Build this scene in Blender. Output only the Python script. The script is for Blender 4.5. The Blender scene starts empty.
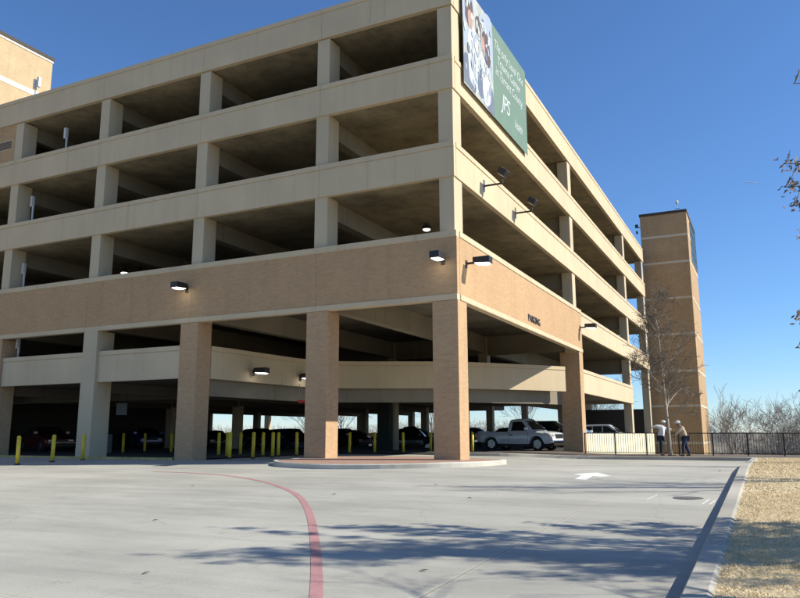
import bpy, bmesh, math, random
import numpy as np
from mathutils import Vector, Matrix
random.seed(7)
scene=bpy.context.scene
COL=scene.collection
S=math.sin; Co=math.cos; PI=math.pi

# ------------------------------------------------------------------ materials
MATS={}
def newmat(name):
    m=bpy.data.materials.new(name); m.use_nodes=True
    nt=m.node_tree; b=nt.nodes['Principled BSDF']; MATS[name]=m
    return m,nt,b
def N(nt,t,**k):
    n=nt.nodes.new(t)
    for a,v in k.items():
        if a in n.inputs.keys(): n.inputs[a].default_value=v
        else: setattr(n,a,v)
    return n
def geo_pos(nt):
    return nt.nodes.new('ShaderNodeNewGeometry').outputs['Position']
def obj_pos(nt):
    return nt.nodes.new('ShaderNodeTexCoord').outputs['Object']
def ramp(nt,fac,stops):
    r=nt.nodes.new('ShaderNodeValToRGB'); e=r.color_ramp.elements
    while len(e)<len(stops): e.new(.5)
    for i,(p,c) in enumerate(stops):
        e[i].position=p; e[i].color=(c,c,c,1) if not hasattr(c,'__len__') else (*c,1)
    nt.links.new(fac,r.inputs[0]); return r.outputs[0]
def mul(nt,a,b,fac=1.0,mode='MULTIPLY'):
    m=nt.nodes.new('ShaderNodeMix'); m.data_type='RGBA'; m.blend_type=mode
    m.inputs[0].default_value=fac
    for k,v in ((6,a),(7,b)):
        if hasattr(v,'default_value') or hasattr(v,'is_linked'): nt.links.new(v,m.inputs[k])
        else: m.inputs[k].default_value=(*v,1)
    return m.outputs[2]
def noise(nt,vec,scale,detail=4,rough=.55,stretch=None):
    if stretch:
        mp=nt.nodes.new('ShaderNodeMapping'); mp.inputs['Scale'].default_value=stretch
        nt.links.new(vec,mp.inputs['Vector']); vec=mp.outputs[0]
    n=nt.nodes.new('ShaderNodeTexNoise'); n.inputs['Scale'].default_value=scale
    n.inputs['Detail'].default_value=detail; n.inputs['Roughness'].default_value=rough
    nt.links.new(vec,n.inputs['Vector']); return n.outputs['Fac']
def bump(nt,b,h,strength=.3,dist=.01):
    n=nt.nodes.new('ShaderNodeBump'); n.inputs['Strength'].default_value=strength; n.inputs['Distance'].default_value=dist
    nt.links.new(h,n.inputs['Height']); nt.links.new(n.outputs[0],b.inputs['Normal'])
def simple(name,col,rough=.6,metal=0,var=.12,scale=6,spec=None,coat=0):
    m,nt,b=newmat(name); p=obj_pos(nt)
    f=ramp(nt,noise(nt,p,scale,5),[(.3,1-var),(.7,1+var)])
    c=mul(nt,col,f); nt.links.new(c,b.inputs['Base Color'])
    b.inputs['Roughness'].default_value=rough; b.inputs['Metallic'].default_value=metal
    if coat: b.inputs['Coat Weight'].default_value=coat; b.inputs['Coat Roughness'].default_value=.08
    return m
def concrete(name,col,streak=.25,speck=.15,rough=.85,blotch=.15,bstr=.3):
    m,nt,b=newmat(name); p=geo_pos(nt)
    c=mul(nt,col,ramp(nt,noise(nt,p,.45,5),[(.25,1-blotch),(.75,1+blotch*.6)]))
    c=mul(nt,c,ramp(nt,noise(nt,p,2.2,5,stretch=(1.6,1.6,.09)),[(.35,1.04),(.62,1.0),(.8,1-streak)]))
    c=mul(nt,c,ramp(nt,noise(nt,p,70,3),[(.3,1-speck),(.7,1+speck)]))
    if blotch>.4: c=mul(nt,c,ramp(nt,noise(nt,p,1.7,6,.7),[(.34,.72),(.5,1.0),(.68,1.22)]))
    nt.links.new(c,b.inputs['Base Color']); b.inputs['Roughness'].default_value=rough
    bump(nt,b,noise(nt,p,60,4),bstr,.006)
    return m
def brick(name,c1,c2,mortar,horizontal=False,bw=.215,bh=.075,var=.2):
    m,nt,b=newmat(name); p=geo_pos(nt)
    s=nt.nodes.new('ShaderNodeSeparateXYZ'); nt.links.new(p,s.inputs[0])
    a=nt.nodes.new('ShaderNodeMath'); a.operation='ADD'; nt.links.new(s.outputs[0],a.inputs[0]); nt.links.new(s.outputs[1],a.inputs[1])
    cb=nt.nodes.new('ShaderNodeCombineXYZ')
    if horizontal: nt.links.new(s.outputs[0],cb.inputs[0]); nt.links.new(s.outputs[1],cb.inputs[1])
    else: nt.links.new(a.outputs[0],cb.inputs[0]); nt.links.new(s.outputs[2],cb.inputs[1])
    t=nt.nodes.new('ShaderNodeTexBrick'); nt.links.new(cb.outputs[0],t.inputs['Vector'])
    t.inputs['Scale'].default_value=1; t.inputs['Brick Width'].default_value=bw; t.inputs['Row Height'].default_value=bh
    t.inputs['Mortar Size'].default_value=.007; t.inputs['Mortar Smooth'].default_value=.3; t.inputs['Bias'].default_value=0
    t.inputs['Color1'].default_value=(*c1,1); t.inputs['Color2'].default_value=(*c2,1); t.inputs['Mortar'].default_value=(*mortar,1)
    c=mul(nt,t.outputs['Color'],ramp(nt,noise(nt,p,.6,5),[(.25,1-var*.6),(.75,1+var*.4)]))
    c=mul(nt,c,ramp(nt,noise(nt,p,9,4),[(.3,1-var*.6),(.7,1+var*.5)]))
    c=mul(nt,c,ramp(nt,noise(nt,p,1.6,5,stretch=(1.3,1.3,.12)),[(.55,1.0),(.8,.86)]))
    nt.links.new(c,b.inputs['Base Color']); b.inputs['Roughness'].default_value=.9
    inv=nt.nodes.new('ShaderNodeMath'); inv.operation='SUBTRACT'; inv.inputs[0].default_value=1; nt.links.new(t.outputs['Fac'],inv.inputs[1])
    bump(nt,b,inv.outputs[0],.5,.006)
    return m
CREAM=concrete('precast_concrete',(.555,.44,.285),streak=.24,speck=.14,blotch=.11)
SOFFITL=concrete('shaded_low_soffit',(.15,.128,.09),streak=.0,speck=.1,blotch=.45)  # soffit concrete with the low decks' deep shade put into the colour
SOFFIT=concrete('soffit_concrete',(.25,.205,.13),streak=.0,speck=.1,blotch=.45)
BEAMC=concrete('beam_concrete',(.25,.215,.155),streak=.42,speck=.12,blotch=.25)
BEAML=concrete('shaded_low_beam',(.13,.115,.085),streak=.3,speck=.12,blotch=.25)  # darker beam copy, ground storey shade put into the colour
GLOOMW=concrete('gloom_wall_dark',(.045,.04,.032),streak=.3)  # near-black colour stands in for interior gloom on the added screen walls
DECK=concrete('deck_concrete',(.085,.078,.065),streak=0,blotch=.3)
COLC=concrete('column_concrete',(.515,.42,.28),streak=.25,speck=.1,blotch=.1)
BRICK=brick('tan_brick',(.50,.315,.165),(.435,.27,.14),(.45,.34,.22),var=.12)
BRICKD=brick('tan_brick_wall',(.49,.305,.155),(.435,.265,.13),(.44,.32,.2),var=.1)
BRICKT=brick('tower_brick',(.47,.30,.15),(.41,.26,.13),(.42,.32,.2))
BRICKF=brick('hospital_brick',(.55,.40,.23),(.50,.36,.2),(.5,.4,.27))
PAVER=brick('red_pavers',(.40,.23,.155),(.33,.19,.13),(.33,.26,.2),horizontal=True,bw=.2,bh=.1)
WHITEB=concrete('pale_stone_band',(.72,.66,.54),streak=.15,blotch=.06)
LOWW=concrete('cream_painted_wall',(.66,.60,.42),streak=.12,speck=.05,blotch=.06)
DARKM=simple('dark_bronze_metal',(.035,.03,.026),.45,.4)
GREYM=simple('grey_steel',(.28,.28,.27),.4,.7)
BLACKM=simple('black_railing_paint',(.02,.018,.016),.4,.2)
YEL=simple('yellow_bollard_paint',(.66,.48,.03),.5,var=.14,scale=9)
RUB=simple('rubber',(.02,.02,.02),.8)
CHROME=simple('chrome',(.65,.65,.66),.18,1.0,var=.03)
RIM=simple('alloy_rim',(.42,.43,.44),.3,.9,var=.05)
def glassy(name,col,rough=.06):
    m,nt,b=newmat(name); p=obj_pos(nt)
    nt.links.new(mul(nt,col,ramp(nt,noise(nt,p,2,2),[(.3,.85),(.7,1.15)])),b.inputs['Base Color'])
    b.inputs['Roughness'].default_value=rough; b.inputs['IOR'].default_value=1.52
    b.inputs['Coat Weight'].default_value=1; b.inputs['Coat Roughness'].default_value=.02
    return m
AGLASS=glassy('car_glass',(.012,.014,.016))
TGLASS=glassy('tower_glass',(.16,.42,.62),.12)
HLGL=glassy('headlight_glass',(.55,.56,.58),.1)
REDL=glassy('tail_light_red',(.3,.01,.01),.1)
AMBER=glassy('amber_lens',(.75,.22,.02),.1)
PAINT={}
for k,c,mt in (('silver',(.66,.68,.70),.05),('white',(.75,.75,.74),0),('navy',(.02,.03,.09),.2),('black',(.012,.012,.014),.1),
             ('maroon',(.12,.015,.015),.2),('grey',(.13,.135,.14),.4),('blue',(.05,.12,.36),.3),('champagne',(.38,.34,.27),.5)):
    PAINT[k]=simple('car_paint_'+k,c,.32,mt,var=.04,scale=3,coat=.8)
def emis(name,col,st):
    m,nt,b=newmat(name); b.inputs['Base Color'].default_value=(*col,1)
    b.inputs['Emission Color'].default_value=(*col,1); b.inputs['Emission Strength'].default_value=st; return m
LAMP=emis('lit_lamp_lens',(1,.98,.9),4)
LAMPD=emis('dim_lamp_lens',(1,.96,.86),1.6)
BARK=simple('bark',(.13,.10,.075),.9,var=.35,scale=14)
BARKL=simple('pale_bark',(.30,.26,.21),.9,var=.3,scale=14)
TWIG=simple('twigs',(.14,.105,.08),.9,var=.3,scale=3)
TWIGD=simple('brush_twigs',(.085,.072,.06),.95,var=.3,scale=2)
TWIGB=simple('brown_twigs',(.14,.115,.09),.9,var=.25,scale=3)
TWIGF=simple('hazed_far_twigs',(.21,.19,.175),.95,var=.2,scale=2)  # paled so the colour itself carries the distance haze
LEAFD=simple('dried_oak_leaves',(.17,.115,.06),.8,var=.4,scale=5)
LEAFR=simple('rust_leaves',(.30,.10,.045),.8,var=.4,scale=5)
SKIN=simple('skin',(.42,.25,.17),.6,var=.08); SKIND=simple('tanned_skin',(.22,.12,.075),.6,var=.08)
SHIRTW=simple('white_cotton',(.72,.73,.76),.9,var=.06); CAPW=simple('white_cap_cloth',(.8,.79,.76),.85,var=.04)
TANJ=simple('tan_jacket_cloth',(.46,.37,.25),.9,var=.1); JEANS=simple('blue_denim',(.022,.032,.065),.9,var=.15,scale=12)
DARKT=simple('dark_trouser_cloth',(.025,.03,.045),.9,var=.15); SHOE=simple('brown_boots',(.06,.04,.03),.7); HAIR=simple('grey_hair',(.2,.19,.18),.8)
WOOD=simple('rake_handle_wood',(.3,.19,.09),.7)
SIGNB=simple('pale_blue_sign',(.42,.52,.68),.5,var=.03); SIGND=simple('blue_sign_ink',(.05,.12,.35),.5)
REDS=simple('red_sign_enamel',(.6,.03,.02),.5,var=.05)
GREENB=simple('banner_green_vinyl',(.145,.215,.14),.45,var=.05,scale=1)
WHITEV=simple('banner_white_vinyl',(.52,.55,.54),.45,var=.03); GREYV=simple('banner_grey_print',(.14,.16,.2),.45,var=.1,scale=1.5)
BROWNV=simple('banner_brown_print',(.10,.065,.05),.45,var=.15,scale=3); PALEV=simple('banner_pale_print',(.33,.38,.45),.45,var=.06,scale=1.5)
FLESHV=simple('banner_flesh_print',(.42,.25,.18),.45,var=.08,scale=3)
LETTER=simple('black_letters',(.02,.018,.02),.5)
DROOF=simple('dark_roof_edge',(.06,.045,.035),.8)
CABG=simple('grey_machine',(.17,.18,.19),.5)
# pavement
def mat_pave():
    m,nt,b=newmat('driveway_concrete'); p=geo_pos(nt)
    c=mul(nt,(.42,.405,.348),ramp(nt,noise(nt,p,.3,6,.62),[(.28,.82),(.72,1.10)]))
    c=mul(nt,c,ramp(nt,noise(nt,p,1.1,6,.65,stretch=(.35,1.3,1)),[(.3,.9),(.5,1.0),(.72,1.05)]))
    c=mul(nt,c,ramp(nt,noise(nt,p,45,4,.7),[(.25,.86),(.75,1.13)]))
    c=mul(nt,c,ramp(nt,noise(nt,p,3.4,6,.7),[(.58,1),(.72,.84)]))
    vd=nt.nodes.new('ShaderNodeTexVoronoi'); vd.inputs['Scale'].default_value=1.7; nt.links.new(p,vd.inputs['Vector'])
    c=mul(nt,c,ramp(nt,vd.outputs['Distance'],[(.012,.62),(.045,1)]),.8)
    c=mul(nt,c,ramp(nt,noise(nt,p,160,3,.8),[(.3,.84),(.7,1.14)]))
    # per-slab value and scored joints
    s=nt.nodes.new('ShaderNodeSeparateXYZ'); nt.links.new(p,s.inputs[0])
    def M(op,a,bb=None,**k):
        n=nt.nodes.new('ShaderNodeMath'); n.operation=op
        for i,v in enumerate((a,bb)):
            if v is None: continue
            if isinstance(v,(int,float)): n.inputs[i].default_value=v
            else: nt.links.new(v,n.inputs[i])
        return n.outputs[0]
    wob=M('MULTIPLY',M('SUBTRACT',noise(nt,p,1.5,3),.5),.012)
    def line(out,off,sp,w):
        u=M('DIVIDE',M('SUBTRACT',M('ADD',out,wob),off),sp)
        fr=M('FRACT',u); d=M('MINIMUM',fr,M('SUBTRACT',1.0,fr)); dist=M('MULTIPLY',d,sp)
        return M('LESS_THAN',dist,w),M('LESS_THAN',dist,w*3.4),M('FLOOR',u)
    lx,hx,fx=line(s.outputs[0],2.63,3.6,.012); ly,hy,fy=line(s.outputs[1],-1.9,5.4,.009)
    j=M('MAXIMUM',lx,ly); h=M('MAXIMUM',hx,hy)
    cb=nt.nodes.new('ShaderNodeCombineXYZ'); nt.links.new(fx,cb.inputs[0]); nt.links.new(fy,cb.inputs[1])
    wn=nt.nodes.new('ShaderNodeTexWhiteNoise'); wn.noise_dimensions='2D'; nt.links.new(cb.outputs[0],wn.inputs['Vector'])
    c=mul(nt,c,ramp(nt,wn.outputs['Value'],[(0,.95),(1,1.04)]))
    halo=mul(nt,c,(1.18,1.16,1.10)); mm=nt.nodes.new('ShaderNodeMix'); mm.data_type='RGBA'
    nt.links.new(M('MULTIPLY',h,.8),mm.inputs[0]); nt.links.new(c,mm.inputs[6]); nt.links.new(halo,mm.inputs[7]); c=mm.outputs[2]
    mm=nt.nodes.new('ShaderNodeMix'); mm.data_type='RGBA'; nt.links.new(M('MULTIPLY',j,.5),mm.inputs[0])
    nt.links.new(c,mm.inputs[6]); mm.inputs[7].default_value=(.16,.15,.13,1); c=mm.outputs[2]
    # hairline cracks
    v=nt.nodes.new('ShaderNodeTexVoronoi'); v.feature='DISTANCE_TO_EDGE'; v.inputs['Scale'].default_value=.19
    ds=nt.nodes.new('ShaderNodeVectorMath'); ds.operation='ADD'
    nn=nt.nodes.new('ShaderNodeTexNoise'); nn.inputs['Scale'].default_value=.9; nn.inputs['Detail'].default_value=6; nt.links.new(p,nn.inputs['Vector'])
    nt.links.new(p,ds.inputs[0]); nt.links.new(nn.outputs['Color'],ds.inputs[1]); nt.links.new(ds.outputs[0],v.inputs['Vector'])
    ck=ramp(nt,v.outputs['Distance'],[(0,.80),(.0022,1)])
    c=mul(nt,c,ck,.6)
    # tyre-darkened sweeping tracks (stains in the concrete)
    c=mul(nt,c,ramp(nt,noise(nt,p,.5,5,.6,stretch=(.28,1.6,1)),[(.47,1.0),(.56,.87),(.68,.98)]))
    nt.links.new(c,b.inputs['Base Color']); b.inputs['Roughness'].default_value=.82
    bump(nt,b,noise(nt,p,90,4,.7),.35,.004)
    return m
PAVE=mat_pave()
KERB=concrete('kerb_concrete',(.385,.36,.30),streak=0,speck=.2,blotch=.34)
KERBL=concrete('island_kerb_concrete',(.50,.47,.40),streak=0,speck=.1,blotch=.3)
YKERB=simple('yellow_kerb_paint',(.42,.34,.12),.8,var=.3,scale=5)
REDP=None
def paint_mat(name,col,worn):
    m,nt,b=newmat(name); p=geo_pos(nt)
    c=mul(nt,col,ramp(nt,noise(nt,p,2.5,6,.7),[(.3,.86),(.7,1.14)]))
    mm=nt.nodes.new('ShaderNodeMix'); mm.data_type='RGBA'
    nt.links.new(ramp(nt,noise(nt,p,38,5,.75),[(.52,0),(.70,worn)]),mm.inputs[0]); nt.links.new(c,mm.inputs[6]); mm.inputs[7].default_value=(.40,.375,.34,1)
    nt.links.new(mm.outputs[2],b.inputs['Base Color']); b.inputs['Roughness'].default_value=.75; return m
REDP=paint_mat('faded_red_paint',(.41,.20,.195),.9); WHP=paint_mat('worn_white_paint',(.72,.71,.68),.5)
SOIL=concrete('dead_turf_soil',(.56,.45,.27),streak=0,blotch=.12,speck=.25,bstr=1)
MULCH=concrete('planting_mulch',(.16,.12,.085),streak=0,blotch=.4,speck=.4,bstr=1)
def mat_terrain():
    m,nt,b=newmat('winter_field'); p=geo_pos(nt)
    c=mul(nt,(.17,.145,.10),ramp(nt,noise(nt,p,.05,6),[(.3,.6),(.7,1.25)])); c=mul(nt,c,ramp(nt,noise(nt,p,1.5,5),[(.3,.75),(.7,1.2)]))
    nt.links.new(c,b.inputs['Base Color']); b.inputs['Roughness'].default_value=.95; return m
TERR=mat_terrain()
def mat_grass():
    m,nt,b=newmat('straw_grass'); p=geo_pos(nt)
    f=noise(nt,p,.8,5); c=ramp(nt,f,[(.28,(.60,.50,.28)),(.42,(.72,.585,.36)),(.7,(.80,.65,.41))])
    c=mul(nt,c,ramp(nt,noise(nt,p,60,2),[(.25,.72),(.75,1.2)]))
    nt.links.new(c,b.inputs['Base Color']); b.inputs['Roughness'].default_value=.85
    return m
GRASS=mat_grass()

# ------------------------------------------------------------------ mesh helpers
def setp(o,label=None,cat=None,group=None,kind=None):
    if label: o['label']=label
    if cat: o['category']=cat
    if group: o['group']=group
    if kind: o['kind']=kind
    return o
def empty(name,loc=(0,0,0),rz=0,label=None,cat=None,group=None):
    o=bpy.data.objects.new(name,None); COL.objects.link(o); o.location=loc; o.rotation_euler=(0,0,rz); o.empty_display_size=.3
    return setp(o,label,cat,group)
class MB:
    def __init__(s): s.v=[]; s.f=[]
    def add(s,vs,fs):
        n=len(s.v); s.v+= [tuple(v) for v in vs]; s.f+=[tuple(i+n for i in f) for f in fs]; return s
    def box(s,x0,x1,y0,y1,z0,z1):
        return s.add([(x0,y0,z0),(x1,y0,z0),(x1,y1,z0),(x0,y1,z0),(x0,y0,z1),(x1,y0,z1),(x1,y1,z1),(x0,y1,z1)],
          [(3,2,1,0),(4,5,6,7),(0,1,5,4),(1,2,6,5),(2,3,7,6),(3,0,4,7)])
    def prism(s,poly,z0,z1):
        n=len(poly); vs=[(x,y,z0 if not callable(z0) else z0(x,y)) for x,y in poly]+[(x,y,z1 if not callable(z1) else z1(x,y)) for x,y in poly]
        return s.add(vs,[tuple(range(n-1,-1,-1)),tuple(range(n,2*n))]+[(i,(i+1)%n,(i+1)%n+n,i+n) for i in range(n)])
    def sweep(s,prof,path,caps=True):
        """prof: [(n,z)] n = outward offset (right of travel); path: [(x,y,z)]"""
        P=[Vector(p) for p in path]; m=len(prof); vs=[]
        for i,p in enumerate(P):
            a=P[max(i-1,0)]; b=P[min(i+1,len(P)-1)]; d1=(p-a); d2=(b-p)
            if i==0: d1=d2
            if i==len(P)-1: d2=d1
            d1.z=0; d2.z=0; d1.normalize(); d2.normalize(); t=(d1+d2).normalized(); nrm=Vector((t.y,-t.x,0)); k=1/max(.5,t.dot(d1))
            for (n,z) in prof: vs.append((p.x+nrm.x*n*k,p.y+nrm.y*n*k,p.z+z))
        fs=[]
        for i in range(len(P)-1):
            for j in range(m): a=i*m+j; b=i*m+(j+1)%m; fs.append((a,b,b+m,a+m))
        if caps: fs+= [tuple(range(m)),tuple(range((len(P)-1)*m+m-1,(len(P)-1)*m-1,-1))]
        return s.add(vs,fs)
    def tube(s,p0,p1,r0,r1=None,n=8,caps=True):
        r1=r0 if r1 is None else r1; p0=Vector(p0); p1=Vector(p1); d=(p1-p0)
        if d.length<1e-6: return s
        d.normalize(); u=d.orthogonal().normalized(); w=d.cross(u); vs=[]
        for p,r in ((p0,r0),(p1,r1)):
            for k in range(n): a=2*PI*k/n; vs.append(p+u*(r*Co(a))+w*(r*S(a)))
        fs=[(k,(k+1)%n,(k+1)%n+n,k+n) for k in range(n)]
        if caps: fs+=[tuple(range(n-1,-1,-1)),tuple(range(n,2*n))]
        return s.add(vs,fs)
    def pipe(s,pts,r,n=8):
        for a,b in zip(pts,pts[1:]): s.tube(a,b,r,r,n)
        return s
    def ell(s,c,rx,ry,rz,nu=12,nv=8):
        vs=[];fs=[]
        for j in range(nv+1):
            t=PI*j/nv
            for i in range(nu): a=2*PI*i/nu; vs.append((c[0]+rx*S(t)*Co(a),c[1]+ry*S(t)*S(a),c[2]+rz*Co(t)))
        for j in range(nv):
            for i in range(nu): fs.append((j*nu+i,(j+1)*nu+i,(j+1)*nu+(i+1)%nu,j*nu+(i+1)%nu))
        return s.add(vs,fs)
    def build(s,name,mat,parent=None,smooth=False,bevel=0,kind=None,fix=True):
        me=bpy.data.meshes.new(name); me.from_pydata(s.v,[],s.f)
        if fix:
            bm=bmesh.new(); bm.from_mesh(me); bmesh.ops.recalc_face_normals(bm,faces=bm.faces); bm.to_mesh(me); bm.free()
        for mm in (mat if isinstance(mat,(list,tuple)) else [mat]): me.materials.append(mm)
        if smooth:
            for p in me.polygons: p.use_smooth=True
        o=bpy.data.objects.new(name,me); COL.objects.link(o)
        if parent: o.parent=parent
        if bevel:
            md=o.modifiers.new('bevel','BEVEL'); md.width=bevel; md.segments=2; md.limit_method='ANGLE'; md.angle_limit=math.radians(35)
        if kind: o['kind']=kind
        return o
def copy_tree(o,parent=None):
    c=o.copy(); COL.objects.link(c); c.parent=parent
    for ch in list(o.children): copy_tree(ch,c)
    return c
def sst(t): t=min(1,max(0,t)); return t*t*(3-2*t)
def g(x,y): return -.15-.031*max(0,-2-y)-.17*sst((x+3)/5)*sst(y/10)
def catmull(pts,k=6):
    out=[]; P=[Vector(p) for p in pts]; P=[P[0]*2-P[1]]+P+[P[-1]*2-P[-2]]
    for i in range(1,len(P)-2):
        for j in range(k):
            t=j/k; a,b,c,d=P[i-1],P[i],P[i+1],P[i+2]
            out.append(.5*((2*b)+(c-a)*t+(2*a-5*b+4*c-d)*t*t+(3*b-a-3*c+d)*t**3))
    out.append(P[-2]); return out
def sheet(name,poly,off,mat,step=.8,kind='structure',hf=g,parent=None):
    """poly (convex or not) triangulated & cut on a grid, draped on hf + off"""
    bm=bmesh.new(); vs=[bm.verts.new((x,y,0)) for x,y in poly]; bm.faces.new(vs)
    xs=[p[0] for p in poly]; ys=[p[1] for p in poly]
    def cut(lo,hi,ax,st):
        v=math.ceil(lo/st)*st
        while v<hi:
            co=(v,0,0) if ax==0 else (0,v,0); no=(1,0,0) if ax==0 else (0,1,0)
            bmesh.ops.bisect_plane(bm,geom=bm.verts[:]+bm.edges[:]+bm.faces[:],plane_co=co,plane_no=no); v+=st
    cut(min(xs),max(xs),0,step); cut(min(ys),max(ys),1,step)
    bmesh.ops.triangulate(bm,faces=bm.faces)
    for v in bm.verts: v.co.z=hf(v.co.x,v.co.y)+off
    bmesh.ops.recalc_face_normals(bm,faces=bm.faces)
    me=bpy.data.meshes.new(name); bm.to_mesh(me); bm.free(); me.materials.append(mat)
    for p in me.polygons: p.use_smooth=True
    if len(me.polygons) and me.polygons[0].normal.z<0: me.flip_normals()
    o=bpy.data.objects.new(name,me); COL.objects.link(o)
    if kind: o['kind']=kind
    if parent: o.parent=parent
    return o

# ------------------------------------------------------------------ ground
def terr(x,y):
    z=-1.6
    r=math.hypot(x,y)
    if y>14: 
        k=sst((y-16)/34); kx=sst((x+2)/6)
        z=-1.0-3.6*k*kx
        if x<-2: z=-1.0-.6*sst((-x-30)/60)
    z+=-2.0*sst((r-120)/300)
    z+=6*sst((r-500)/900)
    return z
def build_terrain():
    a=[-1600,-900,-500,-300,-200,-140,-100]+list(range(-80,81,8))+[100,140,200,300,500,900,1600]
    vs=[(x,y,terr(x,y)) for y in a for x in a]; n=len(a)
    fs=[(j*n+i,j*n+i+1,(j+1)*n+i+1,(j+1)*n+i) for j in range(n-1) for i in range(n-1)]
    MB().add(vs,fs).build('ground',TERR,smooth=True,kind='structure')
build_terrain()
KX=8.40; FY=12.3
# pavement sheet (driveway)
kpath=catmull([(-6.0,10.6),(-4.2,9.7),(-2.0,9.9),(-.3,11.1),(1.4,12.05),(3.2,FY),(KX+.22,FY)],5)
kp=[(p.x,p.y) for p in kpath]
drive=[(-42,0),(-42,-8),(-60,-8),(-60,-60),(KX,-60),(KX,FY)]+[p for p in reversed(kp[:-1])]+[(-11.5,10.6),(-11.5,0)]
sheet('driveway',drive,0,PAVE,1.0)
# kerb along the lawn
kprof=[(0,0),(0,.125),(.02,.15),(.20,.15),(.24,.13),(.24,-.2),(0,-.2)]
def kerb(name,path,prof,mat,seg=None):
    m=MB(); m.sweep(prof,[(x,y,g(x,y)) for x,y in path]); return m.build(name,mat,kind='structure')
ys=[-60,-40,-30]+[-26+i*1.5 for i in range(26)]
ys=[y for y in ys if y<FY-.35]
prof=[(n,z) for n,z in kprof]
m=MB()
# lawn kerb in 3 m lengths with open joints
y=-30.0
while y<11.9:
    y1=min(y+3.0,12.0); pts=[(KX,y+.006+(y1-y-.012)*k/3) for k in range(4)]
    m.sweep(prof,[(a,b,g(a,b)) for a,b in pts]); y=y1
m.build('lawn_kerb',KERB,kind='structure')
m=MB(); m.sweep([(-n,z) for n,z in kprof],[(x,y,g(x,y)) for x,y in kp]+[(x,FY,g(x,FY)) for x in (12,16,22,30,40)])
m.build('street_kerb',KERB,kind='structure')
# lawn
def lawn_h(x,y): return g(KX,y)+.125+.05*sst((x-9)/5)
sheet('lawn',[(KX+.22,-60),(60,-60),(60,FY-.0),(KX+.22,FY-.0)],0,SOIL,1.5,hf=lawn_h)
def grassblades():
    rng=np.random.default_rng(3)
    n1,n2=110000,70000
    X=np.concatenate([rng.uniform(KX+.25,12.5,n1),rng.uniform(KX+.25,14,n2)])
    Y=np.concatenate([rng.uniform(-18.5,-8,n1),rng.uniform(-8,12.2,n2)])
    keep=(X<9.16+.075*(Y+23.1)+1.6); X=X[keep];Y=Y[keep]; n=len(X)
    clump=np.sin(X*9+np.sin(Y*7))*np.sin(Y*8+1.3*np.sin(X*5))
    h=rng.uniform(.008,.030,n)*(1+.45*clump)
    zb=np.array([lawn_h(x,y) for x,y in zip(X,Y)])
    a=rng.uniform(0,2*PI,n); w=rng.uniform(.003,.007,n); w[Y>-8]*=2.2
    lx=rng.normal(0,.03,n); ly=rng.normal(0,.03,n)
    V=np.empty((n,3,3)); V[:,0]=np.stack([X-w*np.cos(a),Y-w*np.sin(a),zb-.004],1); V[:,1]=np.stack([X+w*np.cos(a),Y+w*np.sin(a),zb-.004],1)
    V[:,2]=np.stack([X+lx,Y+ly,zb+h],1)
    me=bpy.data.meshes.new('grass'); me.vertices.add(3*n); me.vertices.foreach_set('co',V.reshape(-1))
    me.loops.add(3*n); me.loops.foreach_set('vertex_index',np.arange(3*n,dtype=np.int32))
    me.polygons.add(n); me.polygons.foreach_set('loop_start',np.arange(0,3*n,3,dtype=np.int32)); me.polygons.foreach_set('loop_total',np.full(n,3,dtype=np.int32))
    me.update(); me.validate(); me.materials.append(GRASS)
    o=bpy.data.objects.new('grass',me); COL.objects.link(o); setp(o,'short dead straw coloured grass on the lawn beside the kerb','grass',kind='stuff')
grassblades()
# planting strip behind the street kerb
def strip_h(x,y): return g(x,FY)+.13 if y>FY else g(x,y)+.13
sheet('planting_strip',[(p[0],p[1]+.2) for p in kp[4:]]+[(40,FY+.2),(40,17.2),(.15,17.2),(-.6,16.6),(-3,12.9),(-5.0,11.6)],0,MULCH,1.2,hf=strip_h)
# garage floor
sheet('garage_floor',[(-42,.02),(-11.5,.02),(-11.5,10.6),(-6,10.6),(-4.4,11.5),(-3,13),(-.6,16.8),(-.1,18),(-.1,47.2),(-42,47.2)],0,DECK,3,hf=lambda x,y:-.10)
MB().box(-23.3,-12.35,-.06,.02,-.3,-.06).build('threshold_kerb',YKERB,kind='structure')
# red fire-lane line
L=[(5.95,-18.3),(5.34,-17.2),(4.34,-15.63),(3.1,-13.77),(1.78,-11.89),(.35,-10.07),(-.94,-8.77),(-2.29,-7.64),(-3.82,-6.67),(-5.3,-6.05),(-6.8,-5.75),(-7.9,-5.72)]
def ribbon(name,pts,w,mat,off=.004,label=None):
    P=catmull([(a,b,0) for a,b in pts],8); m=MB(); vs=[];fs=[]
    for i,p in enumerate(P):
        t=(P[min(i+1,len(P)-1)]-P[max(i-1,0)]).normalized(); nx,ny=t.y,-t.x
        for k in (-.5,.5): x=p.x+nx*w*k; y=p.y+ny*w*k; vs.append((x,y,g(x,y)+off))
    fs=[(2*i,2*i+1,2*i+3,2*i+2) for i in range(len(P)-1)]
    return m.add(vs,fs).build(name,mat,kind='structure')
ribbon('red_lane_line',[(a+.06,b+.03) for a,b in L],.125,REDP)
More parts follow.
